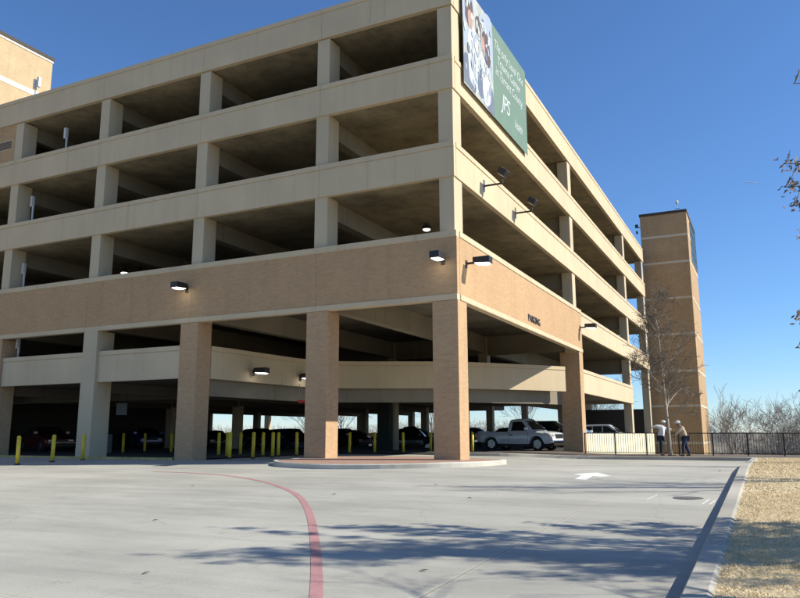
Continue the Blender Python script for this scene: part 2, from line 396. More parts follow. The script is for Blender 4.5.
# turn arrow (points towards the far right): head at left
arrow=[(4.74,-3.0),(5.02,-3.75),(5.62,-3.45),(5.75,-4.0),(5.16,-4.28),(5.30,-5.3),(4.52,-4.15)]
def flat(name,poly,mat,off=.004):
    MB().add([(x,y,g(x,y)+off) for x,y in poly],[tuple(range(len(poly)))]).build(name,mat,kind='structure')
flat('painted_arrow',[(4.5,-3.64),(4.71,-3.1),(5.0,-2.83),(5.55,-3.82),(5.33,-4.1),(5.11,-3.95),(5.17,-5.0),(4.87,-4.9),(4.80,-3.83)],WHP)
for (a,b) in (((7.05,-8.6),(7.13,-7.7)),((8.02,-9.0),(8.09,-8.2)),((8.14,-9.0),(8.2,-8.3))):
    flat('painted_mark',[(a[0]-.012,a[1]),(a[0]+.012,a[1]),(b[0]+.012,b[1]),(b[0]-.012,b[1])],WHP)
# storm grate
m=MB(); cx,cy=7.72,-8.1; vs=[]
m.tube((cx,cy,g(cx,cy)-.05),(cx,cy,g(cx,cy)+.004),.27,.27,28)
gr_=m.build('manhole_cover',simple('cast_iron',(.27,.25,.22),.7,.3,var=.3,scale=20)); setp(gr_,'dark round iron manhole cover set in the driveway near the kerb','manhole cover')
m=MB()
for k in range(-5,6):
    hw=math.sqrt(.26**2-(k*.05)**2); m.box(cx-hw,cx+hw,cy+k*.05-.012,cy+k*.05+.012,g(cx,cy)+.002,g(cx,cy)+.010)
m.build('rib',bpy.data.materials['cast_iron'],gr_)
# island
isl=[(-6.2,-.9),(-6.15,-1.7),(-5.5,-2.7),(-4.6,-3.2),(-3.2,-3.5),(-1.37,-3.1),(.2,-2.15),(1.0,-1.1),(1.25,.1),(1.15,1.3),(.5,2.1),(-1.5,3.0),(-4,3.3),(-6.0,2.2),(-6.35,.6)]
ip=catmull(isl+[isl[0]],4)[:-1]; ipt=[(p.x,p.y) for p in ip]
m=MB(); P=ipt+[ipt[0]]
m.sweep([(0,-.2),(.0,.12),(-.03,.15),(-.17,.15),(-.17,-.2)],[(x,y,g(x,y)) for x,y in P],caps=False)
m.build('island_kerb',KERBL,kind='structure')
cxi=sum(p[0] for p in ipt)/len(ipt); cyi=sum(p[1] for p in ipt)/len(ipt)
sheet('island_paving',[(x+(cxi-x)*.045,y+(cyi-y)*.06) for x,y in ipt],.147,PAVER,1.5)

# ------------------------------------------------------------------ the garage
G=empty('parking_garage',(0,0,0),0,'five level cream concrete and tan brick parking garage filling the left of the view','parking garage')
JX=[0,-5.73,-11.81,-17.85,-23.89,-29.93,-35.97,-42.0]
JY=[0,18.2,36.4,47.2]
LV={'A':17.83,'B':14.507,'C':11.157}; SH=1.304; DT=7.82; DB=5.37; ET=4.47; EBt=3.12
d=.085
SP=[(-.2,0),(.016,0),(.016,-.185),(.0,-.19),(-.022,-.195),(-.022,-.222),(.0,-.228),(.0,-SH),(-.2,-SH)]
def panel(a,b,z,prof=SP,name='spandrel',mat=CREAM,gap=.005):
    A=Vector((*a,z)); B=Vector((*b,z)); t=(B-A).normalized()
    return MB().sweep(prof,[A+t*gap,B-t*gap]).build(name,mat,G)
for k,z in LV.items():
    for i in range(7):     # left facade travels +X with outward -Y (right of travel)
        xa=JX[i+1]; xb=JX[i] if i else -d
        panel((xa,d),(xb,d),z)
    for j in range(3):
        n=3 if j<2 else 2; y0=JY[j] if j else d+.205; y1=JY[j+1]
        for q in range(n): panel((-d,y0+(y1-y0)*q/n),(-d,y0+(y1-y0)*(q+1)/n),z)
    panel((-.29,47.2),(-42,47.2),z); panel((-42,47.0),(-42,d),z)
# level D: brick band with cap and trim
BW=.25
def bandpieces(a,b):
    panel(a,b,0,[(-BW,DT-.225),(-BW,DT),(.03,DT),(.03,DT-.20),(.0,DT-.225)],'band_cap',CREAM,.004)
    panel(a,b,0,[(-BW,DB+.20),(-BW,DT-.229),(.0,DT-.229),(.0,DB+.20)],'brick_band',BRICKD,.005)
    panel(a,b,0,[(-BW,DB),(-BW,DB+.196),(.03,DB+.196),(.03,DB+.02),(.02,DB)],'band_trim',CREAM,.004)
for i in range(7): bandpieces((JX[i+1],0),(JX[i],0))
for q in range(3): bandpieces((0,BW+.002+(19.1-BW)*q/3),(0,BW+.002+(19.1-BW)*(q+1)/3))
for (a,b,n) in ((19.108,36.4,3),(36.4,47.2,2)):
    for q in range(n): panel((-d,a+(b-a)*q/n),(-d,a+(b-a)*(q+1)/n),DT)
panel((-.29,47.2),(-42,47.2),DT); panel((-42,47.0),(-42,d),DT)
# level E
ESP=[(n,z if z>-1 else -(ET-EBt)) for n,z in SP]
panel((-17.05,.12),(-12.32,.12),ET,ESP); panel((-23.4,.12),(-17.92,.12),ET,ESP)
panel((-29.5,.12),(-24.42,.12),ET,ESP); panel((-35.6,.12),(-30.4,.12),ET,ESP); panel((-42,.12),(-36.4,.12),ET,ESP)
for q in range(3): panel((-d,19.12+(36.75-19.12)*q/3),(-d,19.12+(36.75-19.12)*(q+1)/3),ET,ESP)
panel((-14,47.2),(-42,47.2),ET,ESP); panel((-42,47.0),(-42,.2),ET,ESP)
panel((-.29,36.75),(-14,36.75),ET,ESP)
cw=catmull([(-11.345,.87,0),(-11.22,2.4,0),(-11.13,5.0,0),(-10.98,7.0,0),(-10.45,8.35,0),(-9.4,9.35,0),(-7.8,10.2,0),(-5.9,11.25,0),(-4.3,12.5,0),(-2.5,14.7,0),(-1.4,16.2,0),(-.62,17.35,0)],5)
MB().sweep([(n,z) for n,z in ESP],[(p.x,p.y,ET) for p in cw]).build('curved_spandrel',CREAM,G)
def inset(path,dd):
    out=[]
    for i,p in enumerate(path):
        t=(path[min(i+1,len(path)-1)]-path[max(i-1,0)]).normalized(); out.append(Vector((p.x-t.y*dd,p.y+t.x*dd,0)))
    return out
ci=inset(cw,.5)[:-5]+[Vector((-1.0,18.35,0))]
MB().sweep([(-.35,0),(0,0),(0,-.75),(-.35,-.75)],[(p.x,p.y,3.19) for p in ci]).build('edge_beam',BEAMC,G)
# slabs (deck top, soffit)
c3=inset(cw,.22)
fpE=[(-41.78,.33),(-12.4,.33),(-12.4,1.3),(-11.35,1.3)]+[(p.x,p.y) for p in c3 if p.y>1.3][:-3]+[(-1.6,17.6),(-1.2,19.0),(-.29,19.15),(-.29,36.5),(-14,36.5),(-14,46.98),(-41.78,46.98)]
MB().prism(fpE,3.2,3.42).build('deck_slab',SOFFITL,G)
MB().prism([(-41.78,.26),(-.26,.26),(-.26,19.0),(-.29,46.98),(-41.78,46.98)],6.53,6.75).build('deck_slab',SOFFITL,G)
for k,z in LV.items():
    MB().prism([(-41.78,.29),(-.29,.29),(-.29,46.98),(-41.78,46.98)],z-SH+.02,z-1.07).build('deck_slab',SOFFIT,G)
# beams and girders under decks
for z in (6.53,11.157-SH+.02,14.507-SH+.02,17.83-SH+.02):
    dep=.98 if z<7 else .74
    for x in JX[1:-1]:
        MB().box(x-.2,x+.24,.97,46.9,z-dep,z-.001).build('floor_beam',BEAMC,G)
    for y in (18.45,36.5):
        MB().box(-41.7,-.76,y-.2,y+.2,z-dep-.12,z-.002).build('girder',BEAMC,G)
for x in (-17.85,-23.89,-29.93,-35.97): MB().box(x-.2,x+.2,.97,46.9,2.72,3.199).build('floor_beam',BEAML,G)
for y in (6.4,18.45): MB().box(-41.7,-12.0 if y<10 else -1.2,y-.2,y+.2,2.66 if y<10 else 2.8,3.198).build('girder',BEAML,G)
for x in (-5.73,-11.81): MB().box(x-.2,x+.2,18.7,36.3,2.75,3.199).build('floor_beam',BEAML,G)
# added dark walls that darken the upper decks and close off the sky
for z in (3.42,6.75,10.087,13.437):
    MB().box(-20.4,-20.2,10.5,46.5,z,z+2.6).build('dark_screen_wall',GLOOMW,G)
MB().box(-41,-8.6,19.4,19.6,3.42,5.5).build('dark_screen_wall',GLOOMW,G)  # another added wall, darkens the second level behind the curve
# upper columns
def column(x0,x1,y0,y1,z0,z1,name='column',mat=COLC): return MB().box(x0,x1,y0,y1,z0,z1).build(name,mat,G,bevel=.015)
for i,x in enumerate(JX):
    xc=x+.07 if i else -.415
    if i==7: xc=-41.5
    column(xc-.285,xc+.285,.155,.95,5.3 if i not in (3,) else -.3,16.5)
for y0 in (17.95,36.1): column(-.74,-.145,y0,y0+.72,5.3 if y0<20 else -.9,16.5)
column(-.74,-.145,46.2,46.85,-.9,16.5)
for y in (18.2,36.4,46.4):
    for i,x in enumerate(JX[1:]): column(x-.25,x+.3,y,y+.55,3.21 if (i==0 and y<20) else -.12,16.5)
for y in (9,27): column(-41.6,-41,y,y+.6,-.12,16.5)
# ground columns
column(-17.9,-17.06,-.02,.95,-.35,5.38,'column',COLC)
for (x0,x1,y0,y1,zb) in ((-.95,-.0,.0,.86,-.1),(-6.12,-5.2,.0,.86,-.1),(-12.3,-11.38,.0,.86,-.35),(-24.42,-23.42,.0,.86,-.35),(-.98,-.0,18.2,19.1,-.6),(-30.4,-29.5,0,.86,-.35),(-36.4,-35.5,0,.86,-.35)):
    column(x0 if y0<1 else -1.1,x1,y0,y1,zb,DB+.0-.002,'brick_pillar',BRICK)
# stair core and brick infill at the far left
column(-11.8,-11.0,16.4,16.9,-.1,3.1,'core_wall',simple('green_painted_core',(.012,.022,.014),.7))
MB().box(-29.6,-24.1,.16,.3,14.2,16.6).build('brick_infill',BRICKD,G)
lf=MB().box(-26.6,-24.28,.145,.16,15.2,15.72).build('louvre',CREAM,G)
m=MB()
for k in range(6): m.box(-26.54,-24.34,.135,.146,15.25+k*.072,15.30+k*.072)
m.build('slat',DARKM,lf)
# back walls of the ground storey
for a,b in zip([-42,-35.97,-29.93,-23.89,-17.85,-11.81,-5.73],[-35.97,-29.93,-23.89,-17.85,-11.81,-5.73,-.3]):
    MB().box(a+.35,b-.3,46.9,47.1,-.9,1.0).build('back_wall',COLC,G)
m=MB(); m.box(-41.9,-41.7,.4,46.9,-.9,1.05); m.build('back_wall',COLC,G)
MB().box(-35.0,-34.8,.9,24.0,-.12,3.195).build('dark_screen_wall',GLOOMW,G)  # added near-black wall, keeps the left ground bays dark
MB().box(-41.5,-41.3,23.0,36.0,-.12,3.195).build('dark_screen_wall',GLOOMW,G)  # added near-black wall, blocks daylight at the far left end
# dark link wall beside the stair tower and the low cream wall
MB().box(-6,-.75,46.35,46.55,-.8,3.0).build('link_wall',DARKM,G)
lw=MB().box(-.30,-.06,19.12,46.9,-3,.86).build('low_wall',LOWW); setp(lw,'low sunlit cream wall behind the black railing at the garage foot','wall')
# lettering
def text(name,body,size,loc,rot,mat,parent,ext=.01,shear=0,width=1.0,space=1.0):
    cu=bpy.data.curves.new(name,'FONT'); cu.body=body; cu.size=size; cu.extrude=ext; cu.shear=shear; cu.space_character=space
    o=bpy.data.objects.new(name,cu); COL.objects.link(o); o.location=loc; o.rotation_euler=rot; o.scale=(width,1,1)
    bpy.context.view_layer.update()
    dg=bpy.context.evaluated_depsgraph_get(); me=bpy.data.meshes.new_from_object(o.evaluated_get(dg)); me.materials.clear(); me.materials.append(mat)
    o2=bpy.data.objects.new(name,me); COL.objects.link(o2); o2.matrix_world=o.matrix_world.copy(); bpy.data.objects.remove(o)
    mw=o2.matrix_world.copy()
    if parent: o2.parent=parent; o2.matrix_parent_inverse=Matrix.Identity(4); o2.matrix_basis=parent.matrix_world.inverted()@mw if parent.matrix_world else mw
    return o2
RX=(PI/2,0,PI/2)   # reads along +Y, facing +X
text('lettering','PARKING',.46,(.012,8.35,5.76),RX,LETTER,G,.012,0,1.0,1.02)

# ------------------------------------------------------------------ banner
bn=empty('hospital_banner',(.0,.9,13.78),0,'large banner with people in white and green panel of white writing on upper garage wall','banner')
def bloc(mb,name,mat,par=bn,**k):
    for i,v in enumerate(mb.v): mb.v[i]=(v[0]-0,v[1]-.9,v[2]-13.78)
    return mb.build(name,mat,par,**k)
bx0=.045
bloc(MB().box(bx0-.02,bx0,4.32,9.12,13.72,17.93),'green_panel',GREENB)
bloc(MB().box(bx0-.02,bx0,.93,4.315,13.72,17.93),'photo_panel',simple('banner_backdrop_print',(.40,.42,.38),.45,var=.2,scale=1.2))
def blob(pts,mat,name,lift):
    # pts in (y,z) smooth closed outline
    P=catmull([(a,b,0) for a,b in pts+[pts[0]]],4)[:-1]; m=MB()
    m.add([(bx0+lift,p.x,p.y) for p in P],[tuple(range(len(P)))]); return bloc(m,name,mat)
blob([(.95,15.2),(.95,17.85),(2.1,17.85),(1.9,16.6),(1.5,15.8)],PALEV,'print',.002)
blob([(3.1,16.6),(3.3,17.8),(4.28,17.8),(4.28,15.3),(3.9,15.9)],PALEV,'print',.002)
blob([(.96,13.8),(.96,14.9),(1.5,15.0),(2.0,14.4),(2.2,13.8)],GREYV,'print',.003)
blob([(3.5,13.76),(3.55,14.5),(4.0,14.9),(4.28,14.6),(4.28,13.76)],GREYV,'print',.003)
blob([(1.5,14.2),(1.35,15.6),(1.7,16.4),(2.3,16.45),(2.75,15.8),(2.6,14.6),(2.2,13.8)],WHITEV,'print',.005)
blob([(2.3,14.0),(2.3,15.2),(2.7,16.0),(3.3,16.1),(3.85,15.3),(3.9,14.2),(3.3,13.8)],WHITEV,'print',.007)
blob([(1.15,16.6),(1.2,17.5),(1.6,17.8),(2.0,17.4),(1.95,16.7),(1.55,16.3)],BROWNV,'print',.006)
blob([(1.5,16.35),(1.45,16.9),(1.75,17.1),(1.95,16.7),(1.8,16.3)],FLESHV,'print',.008)
blob([(3.0,16.1),(3.05,16.8),(3.5,17.1),(3.9,16.7),(3.95,15.8),(3.5,15.6)],BROWNV,'print',.009)
blob([(2.95,16.0),(2.9,16.5),(3.2,16.7),(3.35,16.2),(3.2,15.85)],FLESHV,'print',.011)
blob([(2.3,16.5),(2.3,17.1),(2.65,17.3),(2.9,16.9),(2.75,16.4)],BROWNV,'print',.010)
blob([(2.3,14.6),(2.5,14.9),(2.9,14.6),(3.0,13.95),(2.5,14.0)],GREYV,'print',.010)
blob([(1.7,14.9),(1.8,15.3),(2.0,15.3),(2.3,14.4),(2.15,14.3)],PALEV,'print',.010)
rb_=random.Random(12)
for i in range(70):
    y_=rb_.uniform(1.05,4.1); z_=rb_.uniform(13.9,17.7); a_=rb_.uniform(.04,.16); b_=rb_.uniform(.06,.34)
    th=rb_.uniform(-.6,.6); pts=[]
    for k in range(7):
        t_=2*PI*k/7; u_=a_*Co(t_)*rb_.uniform(.6,1.2); v_=b_*S(t_)*rb_.uniform(.6,1.2); pts.append((min(4.28,max(.95,y_+u_*Co(th)-v_*S(th))),min(17.88,max(13.78,z_+u_*S(th)+v_*Co(th)))))
    blob(pts,rb_.choice([GREYV,PALEV,PALEV,WHITEV,WHITEV,bpy.data.materials['banner_backdrop_print']]),'print',.012+i*.0002)
for s_,t_,y_,z_,sh in ((.60,'The only Level One',4.52,16.98,.25),(.60,'Trauma Center',4.9,16.38,.25),(.60,'in Tarrant County.',4.62,15.78,.25)):
    text('lettering',t_,s_,(bx0+.004,y_,z_),RX,WHITEV,bn,.003,sh,.86)
text('lettering','JPS',1.08,(bx0+.004,5.35,14.55),RX,WHITEV,bn,.006,.3,.95,.85)
text('lettering','health',.6,(bx0+.004,7.15,14.4),RX,WHITEV,bn,.003,.4,.8)
m=MB()
for y in (1.0,4.32,9.05): 
    for z in (13.8,17.86): m.tube((.0,y,z),(.055,y,z),.02,.02,8)
bloc(m,'grommet',GREYM)

# ------------------------------------------------------------------ lamps
def wall_lamp(mount,out,label,size=(.62,.36,.24),arm=.28,lens=LAMP,plate=True,group='shoebox lamps on the garage walls',rz=None,tilt=0):
    # local: +X = out of wall
    t=empty('wall_lamp',mount,out,label,'wall lamp',group)
    MB().box(0,.03,-.07,.07,-.16,.12).build('wall_plate',DARKM,t,bevel=.006)
    MB().box(.03,arm+.03,-.035,.035,-.03,.04).build('arm',DARKM,t)
    a=arm+.03; L_,W_,H_=size
    h=MB(); h.add([(a,-W_/2,-.02),(a+L_,-W_/2,-.06),(a+L_,W_/2,-.06),(a,W_/2,-.02),(a,-W_/2,H_*.75),(a+L_,-W_/2,H_*.75),(a+L_,W_/2,H_*.75),(a,W_/2,H_*.75)],
      [(3,2,1,0),(4,5,6,7),(0,1,5,4),(1,2,6,5),(2,3,7,6),(3,0,4,7)])
    h.build('housing',DARKM,t,bevel=.012)
    MB().add([(a+.05,-W_/2+.04,-.03),(a+L_-.04,-W_/2+.04,-.064),(a+L_-.04,W_/2-.04,-.064),(a+.05,W_/2-.04,-.03),(a+.16,-W_/2+.1,-.085),(a+L_-.12,-W_/2+.1,-.11),(a+L_-.12,W_/2-.1,-.11),(a+.16,W_/2-.1,-.085)],
      [(0,1,5,4),(1,2,6,5),(2,3,7,6),(3,0,4,7),(4,5,6,7)]).build('lens',lens,t)
    return t
wall_lamp((0,.86,6.78),0,'lit shoebox lamp on short arm on sunlit brick near the corner')
wall_lamp((-.52,-.0,6.78),-PI/2,'lit shoebox lamp on shaded brick beside the building corner',arm=.14)
wall_lamp((-12.05,-.0,6.80),-PI/2,'lit shoebox lamp on shaded brick above the third brick pillar',arm=.14)
wall_lamp((0,18.65,6.76),0,'dark shoebox lamp at the far end of the sunlit brick band',lens=LAMPD)
wall_lamp((-11.06,3.33,3.55),0,'glowing lamp on curved wall right of the third brick pillar',lens=LAMP,arm=.1)
wall_lamp((-10.98,6.9,3.55),0,'glowing lamp on curved wall partly hidden behind second brick pillar',lens=LAMP,arm=.1)
def flood(y,label):
    t=empty('flood_light',(-d,y,10.45),0,label,'flood light','flood lights aimed up at the banner')
    MB().box(0,.03,-.07,.07,-.28,.2).build('wall_plate',GREYM,t,bevel=.005)
    m=MB(); m.pipe([(.03,0,-.05),(.75,0,-.05)],.04,8); m.pipe([(.75,0,-.05),(.75,0,.18)],.04,8); m.build('arm',DARKM,t)
    h=MB(); h.box(-.17,.17,-.2,.2,-.13,.13)
    R=Matrix.Rotation(math.radians(35),3,'Y'); h.v=[tuple(R@Vector(v)+Vector((.80,0,.38))) for v in h.v]
    h.build('housing',DARKM,t,bevel=.012)
    h=MB(); h.box(-.14,.14,-.17,.17,.132,.14); h.v=[tuple(R@Vector(v)+Vector((.80,0,.38))) for v in h.v]; h.build('lens',HLGL,t)
flood(3.2,'flood light on bracket below banner, nearer the corner'); flood(7.25,'flood light on bracket below banner, farther from the corner')
def ceil_lamp(x,y,z,label,lens=LAMPD,r=.2,drop=.12):
    t=empty('ceiling_lamp',(x,y,z),0,label,'ceiling lamp','round lamps under the garage decks')
    MB().tube((0,0,-drop),(0,0,0),.05,.05,10).build('stem',DARKM,t)
    MB().tube((0,0,-drop-.14),(0,0,-drop),r,r*.9,20).build('housing',DARKM,t)
    MB().ell((0,0,-drop-.14),r*.85,r*.85,.08,16,6).build('lens',lens,t,smooth=True)
ceil_lamp(-3.5,5.3,9.87,'round ceiling lamp in the third level bay at the corner',LAMPD)
ceil_lamp(-21.3,5.2,9.87,'bright lit ceiling lamp far left on the third level',LAMP,.2,.3)
ceil_lamp(-20.9,5.9,9.87,'bright lit ceiling lamp behind its twin far left third level',LAMP,.2,.3)
ceil_lamp(-9.0,15.3,3.19,'round ceiling lamp in ground level gloom left of the corner pillar',LAMPD)
ceil_lamp(-4.2,22.5,9.87,'small round ceiling lamp beyond the first long bay of the third level',LAMPD)
ceil_lamp(-2.9,27.0,6.52,'small round ceiling lamp above the second level right side',LAMPD)
ceil_lamp(-3.6,30.5,3.19,'small white ceiling lamp in the ground level above silver car',LAMPD)

# posts with boxes behind the parapets
PBOX=simple('pale_grey_enamel',(.55,.55,.53),.5)
def boxpost(x,y,z,h,label,tw=False):
    t=empty('box_post',(x,y,z),0,label,'post','box topped posts behind the parapets')
    MB().tube((0,0,0),(0,0,h),.05,.05,8).build('pole',PBOX,t)
    m=MB(); m.box(-.16,.0,-.08,.08,h-.05,h+.5)
    if tw: m.box(.1,.26,-.08,.08,h+.02,h+.55)
    m.build('box',PBOX,t,bevel=.01)
boxpost(-24.05,1.0,16.76,2.1,'grey twin box post standing on the roof at far left',True)
boxpost(-21.05,.75,13.44,2.0,'grey box post on fourth level behind parapet')
boxpost(-23.1,.75,10.09,2.1,'grey box post on third level beside the fourth column')
boxpost(-23.3,.75,6.75,2.0,'grey box post on second level just above the brick band')
boxpost(-23.15,.7,3.42,1.6,'white post in the low opening beside the far left pillar')

# ------------------------------------------------------------------ stair tower
T=empty('stair_tower',(1.7,52,-4),0,'tall tan brick stair tower with pale bands and blue glass strip at garage end','tower')
def TB(mb,name,mat,**k):
    mb.v=[(x-1.7,y-52,z+4) for x,y,z in mb.v]; return mb.build(name,mat,T,**k)
TBAND=concrete('tower_band_stone',(.60,.51,.37),streak=.15,blotch=.1)
TX0,TX1,TY0,TY1=-.32,3.86,48.5,57.3
TB(MB().box(TX0,TX1,TY0,TY1,-4,21.3),'wall',BRICKT)
TB(MB().box(TX0-.06,TX1+.06,TY0-.06,TY1+.06,21.3,21.55),'roof_edge',DROOF)
for z in (19.15,16.6,13.2,9.85,6.45,3.3,0.0): TB(MB().box(TX0-.02,TX1+.02,TY0-.02,TY1+.02,z-.10,z+.10),'pale_band',TBAND)
gl=TB(MB().box(TX1,TX1+.04,51.3,57.0,17.1,21.0),'window',TGLASS)
m=MB()
for k in range(6): m.box(TX1+.04,TX1+.07,51.3+k*1.13-.02,51.34+k*1.13,17.1,21.0)
for z in (17.1,18.1,19.1,20.1,20.95): m.box(TX1+.04,TX1+.075,51.3,57.0,z-.0,z+.05)
m.v=[(x-1.7,y-52,z+4) for x,y,z in m.v]; m.build('frame',GREYM,gl)
TB(MB().box(-1.0,TX0,48.3,50.5,-4,6.2),'link_bay',COLC)
for p in T.children:
    if p.name.startswith('link_bay'):
        pass
an=empty('roof_antenna',(3.0,50,21.55),0,'thin pale antenna mast on top of the stair tower','antenna')
MB().tube((0,0,0),(0,0,1.1),.035,.025,8).build('mast',WHITEB,an); MB().ell((0,0,1.2),.14,.14,.2,10,6).build('dome',WHITEB,an,smooth=True)
MB().box(-.2,.2,-.02,.02,.55,.6).build('crossbar',GREYM,an)
cm=empty('security_camera',(-.33,48.9,20.4),0,'small dark camera on the left edge of the stair tower','camera')
MB().box(-.35,0,-.05,.05,-.03,.03).build('bracket',DARKM,cm); MB().box(-.5,-.25,-.12,.12,.0,.3).box(-.45,-.3,-.1,.1,-.6,-.35).build('housing',DARKM,cm)
# hospital wing at upper left
H=empty('brick_building',(-56,5,0),0,'tall sunlit tan brick building rising behind the garage roof at left','building')
def HB(mb,name,mat): mb.v=[(x+56,y-5,z) for x,y,z in mb.v]; return mb.build(name,mat,H)
HB(MB().box(-66,-46,-14,18.34,-1.5,33.75),'wall',BRICKF)
HB(MB().box(-66.05,-45.95,-14.05,18.39,33.75,33.95),'pale_coping',WHITEB)
HB(MB().box(-66.1,-45.9,-14.1,18.44,33.95,34.25),'roof_edge',DROOF)
for z in (30.2,26.4,22.0,17,12,7): HB(MB().box(-66.02,-45.97,-14.02,18.37,z-.22,z+.22),'pale_band',WHITEB)

# ------------------------------------------------------------------ bollards
def make_bollard():
    t=empty('bollard')
    MB().tube((0,0,-.02),(0,0,1.0),.072,.072,16).ell((0,0,1.0),.072,.072,.05,16,6).build('post',YEL,t,smooth=True)
    MB().tube((0,0,-.02),(0,0,.05),.10,.095,16).build('base_ring',DARKM,t)
    return t
bol=None
def place_bollard(x,y,z,label):
    global bol
    o=make_bollard() if bol is None else copy_tree(bol)
    if bol is None: bol=o
    o.location=(x,y,z); o.rotation_euler=(random.gauss(0,.014),random.gauss(0,.014),random.uniform(0,6)); setp(o,label,'bollard','yellow bollards at the garage entrance')
place_bollard(-15.6,-4.5,-.22,'bright sunlit yellow bollard, outermost at far left of driveway')
place_bollard(-15.75,-2.9,-.18,'shaded yellow bollard in the middle of the three at far left')
place_bollard(-15.76,-1.45,-.15,'shaded yellow bollard directly in front of grey concrete column')
bl=[(-10.33,1.01,'frontmost thick yellow bollard just right of the third brick pillar'),(-11.75,2.58,'yellow bollard touching the left side of the frontmost one'),
(-13.09,3.65,'dim yellow bollard beside the right edge of third brick pillar'),(-13.2,5.33,'dim rear yellow bollard seen between two front bollards'),
(-9.84,1.87,'bright yellow bollard in the middle of the entrance cluster'),(-11.18,4.36,'rear yellow bollard just right of the middle one'),
(-9.88,3.29,'yellow bollard halfway between cluster middle and second pillar'),(-10.53,4.61,'dim yellow bollard hidden right behind its brighter neighbour'),
(-9.95,5.2,'last dim yellow bollard left of the second brick pillar'),(-21.69,6.27,'dim yellow bollard beside the grey ticket machine'),
(-22.29,8.41,'darkest small yellow bollard deep in the left bay'),(-19.98,8.02,'dim yellow bollard against the left edge of third brick pillar'),
(-10.19,10.35,'yellow bollard first to the right of second brick pillar'),(-9.46,11.72,'yellow bollard second to the right of second brick pillar'),
(-8.03,12.22,'yellow bollard in front of the dark pickup between the pillars'),(-7.59,14.75,'yellow bollard just left of the corner brick pillar'),
(-5.03,14.42,'yellow bollard between corner pillar and silver pickup')]
for x,y,l in bl: place_bollard(x,y,-.1,l)
# ticket machine, sign, red bar
tm=empty('ticket_machine',(-22.9,6.0,-.1),0,'grey ticket machine with pale panel inside the left bay','ticket machine')
MB().box(-.35,.35,-.3,.3,0,.98).build('cabinet',CABG,tm,bevel=.02); MB().box(.05,.28,-.31,-.3,.62,.86).build('screen',SIGNB,tm); MB().box(-.28,.0,-.305,-.3,.5,.86).build('panel',DARKM,tm)
sg=empty('wall_sign',(-23.72,-.01,2.44),0,'small pale blue notice sign on the far left brick pillar','sign')
MB().box(-.3,.3,-.02,.0,-.32,.32).build('board',SIGNB,sg); MB().box(-.14,.12,-.024,-.02,-.02,.12).build('mark',SIGND,sg); MB().box(-.22,.22,-.024,-.02,-.26,-.12).build('mark',SIGND,sg)
s2=empty('hanging_sign',(-21.9,6.2,1.9),0,'dim grey sign hanging above the ticket machine','sign')
MB().box(-.38,.38,-.02,.02,0,.62).build('board',CABG,s2); MB().tube((-.3,0,.62),(-.3,0,1.2),.015).tube((.3,0,.62),(.3,0,1.2),.015).build('hanger',DARKM,s2)
rb=empty('clearance_bar',(-10.35,6.0,2.28),.3,'red hanging clearance bar beside the second brick pillar','clearance bar')
MB().box(-.1,.75,-.04,.04,0,.15).build('bar',REDS,rb,bevel=.02); MB().tube((-.05,0,.15),(-.05,0,.9),.012).tube((.6,0,.17),(.6,0,.9),.012).build('chain',GREYM,rb)

# ------------------------------------------------------------------ railing
def fence(x0,x1,y,label):
    t=empty('railing',(x0,y,0),0,label,'railing')
    zt=lambda x:.865-.0035*(x-2); zb=lambda x: strip_h(x,FY+1)-.02
    n=int((x1-x0)/1.5)
    r=MB(); P=[x0+i*(x1-x0)/12 for i in range(13)]
    r.sweep([(-.022,-.02),(.022,-.02),(.022,.02),(-.022,.02)],[(x-x0,0,zt(x)) for x in P])
    r.build('top_rail',BLACKM,t)
    r=MB(); r.sweep([(-.018,-.018),(.018,-.018),(.018,.018),(-.018,.018)],[(x-x0,0,zb(x)+.12) for x in P]); r.build('bottom_rail',BLACKM,t)
    for i in range(n+1):
        x=x0+i*1.5; MB().box(x-x0-.028,x-x0+.028,-.028,.028,zb(x)-.1,zt(x)+.02).build('post',BLACKM,t)
    m=MB(); x=x0+.06
    while x<x1: m.box(x-x0-.0085,x-x0+.0085,-.0085,.0085,zb(x)+.12,zt(x)); x+=.115
    m.build('picket',BLACKM,t)
fence(.72,36.72,15.3,'black metal picket railing running along the street in front of the tower')

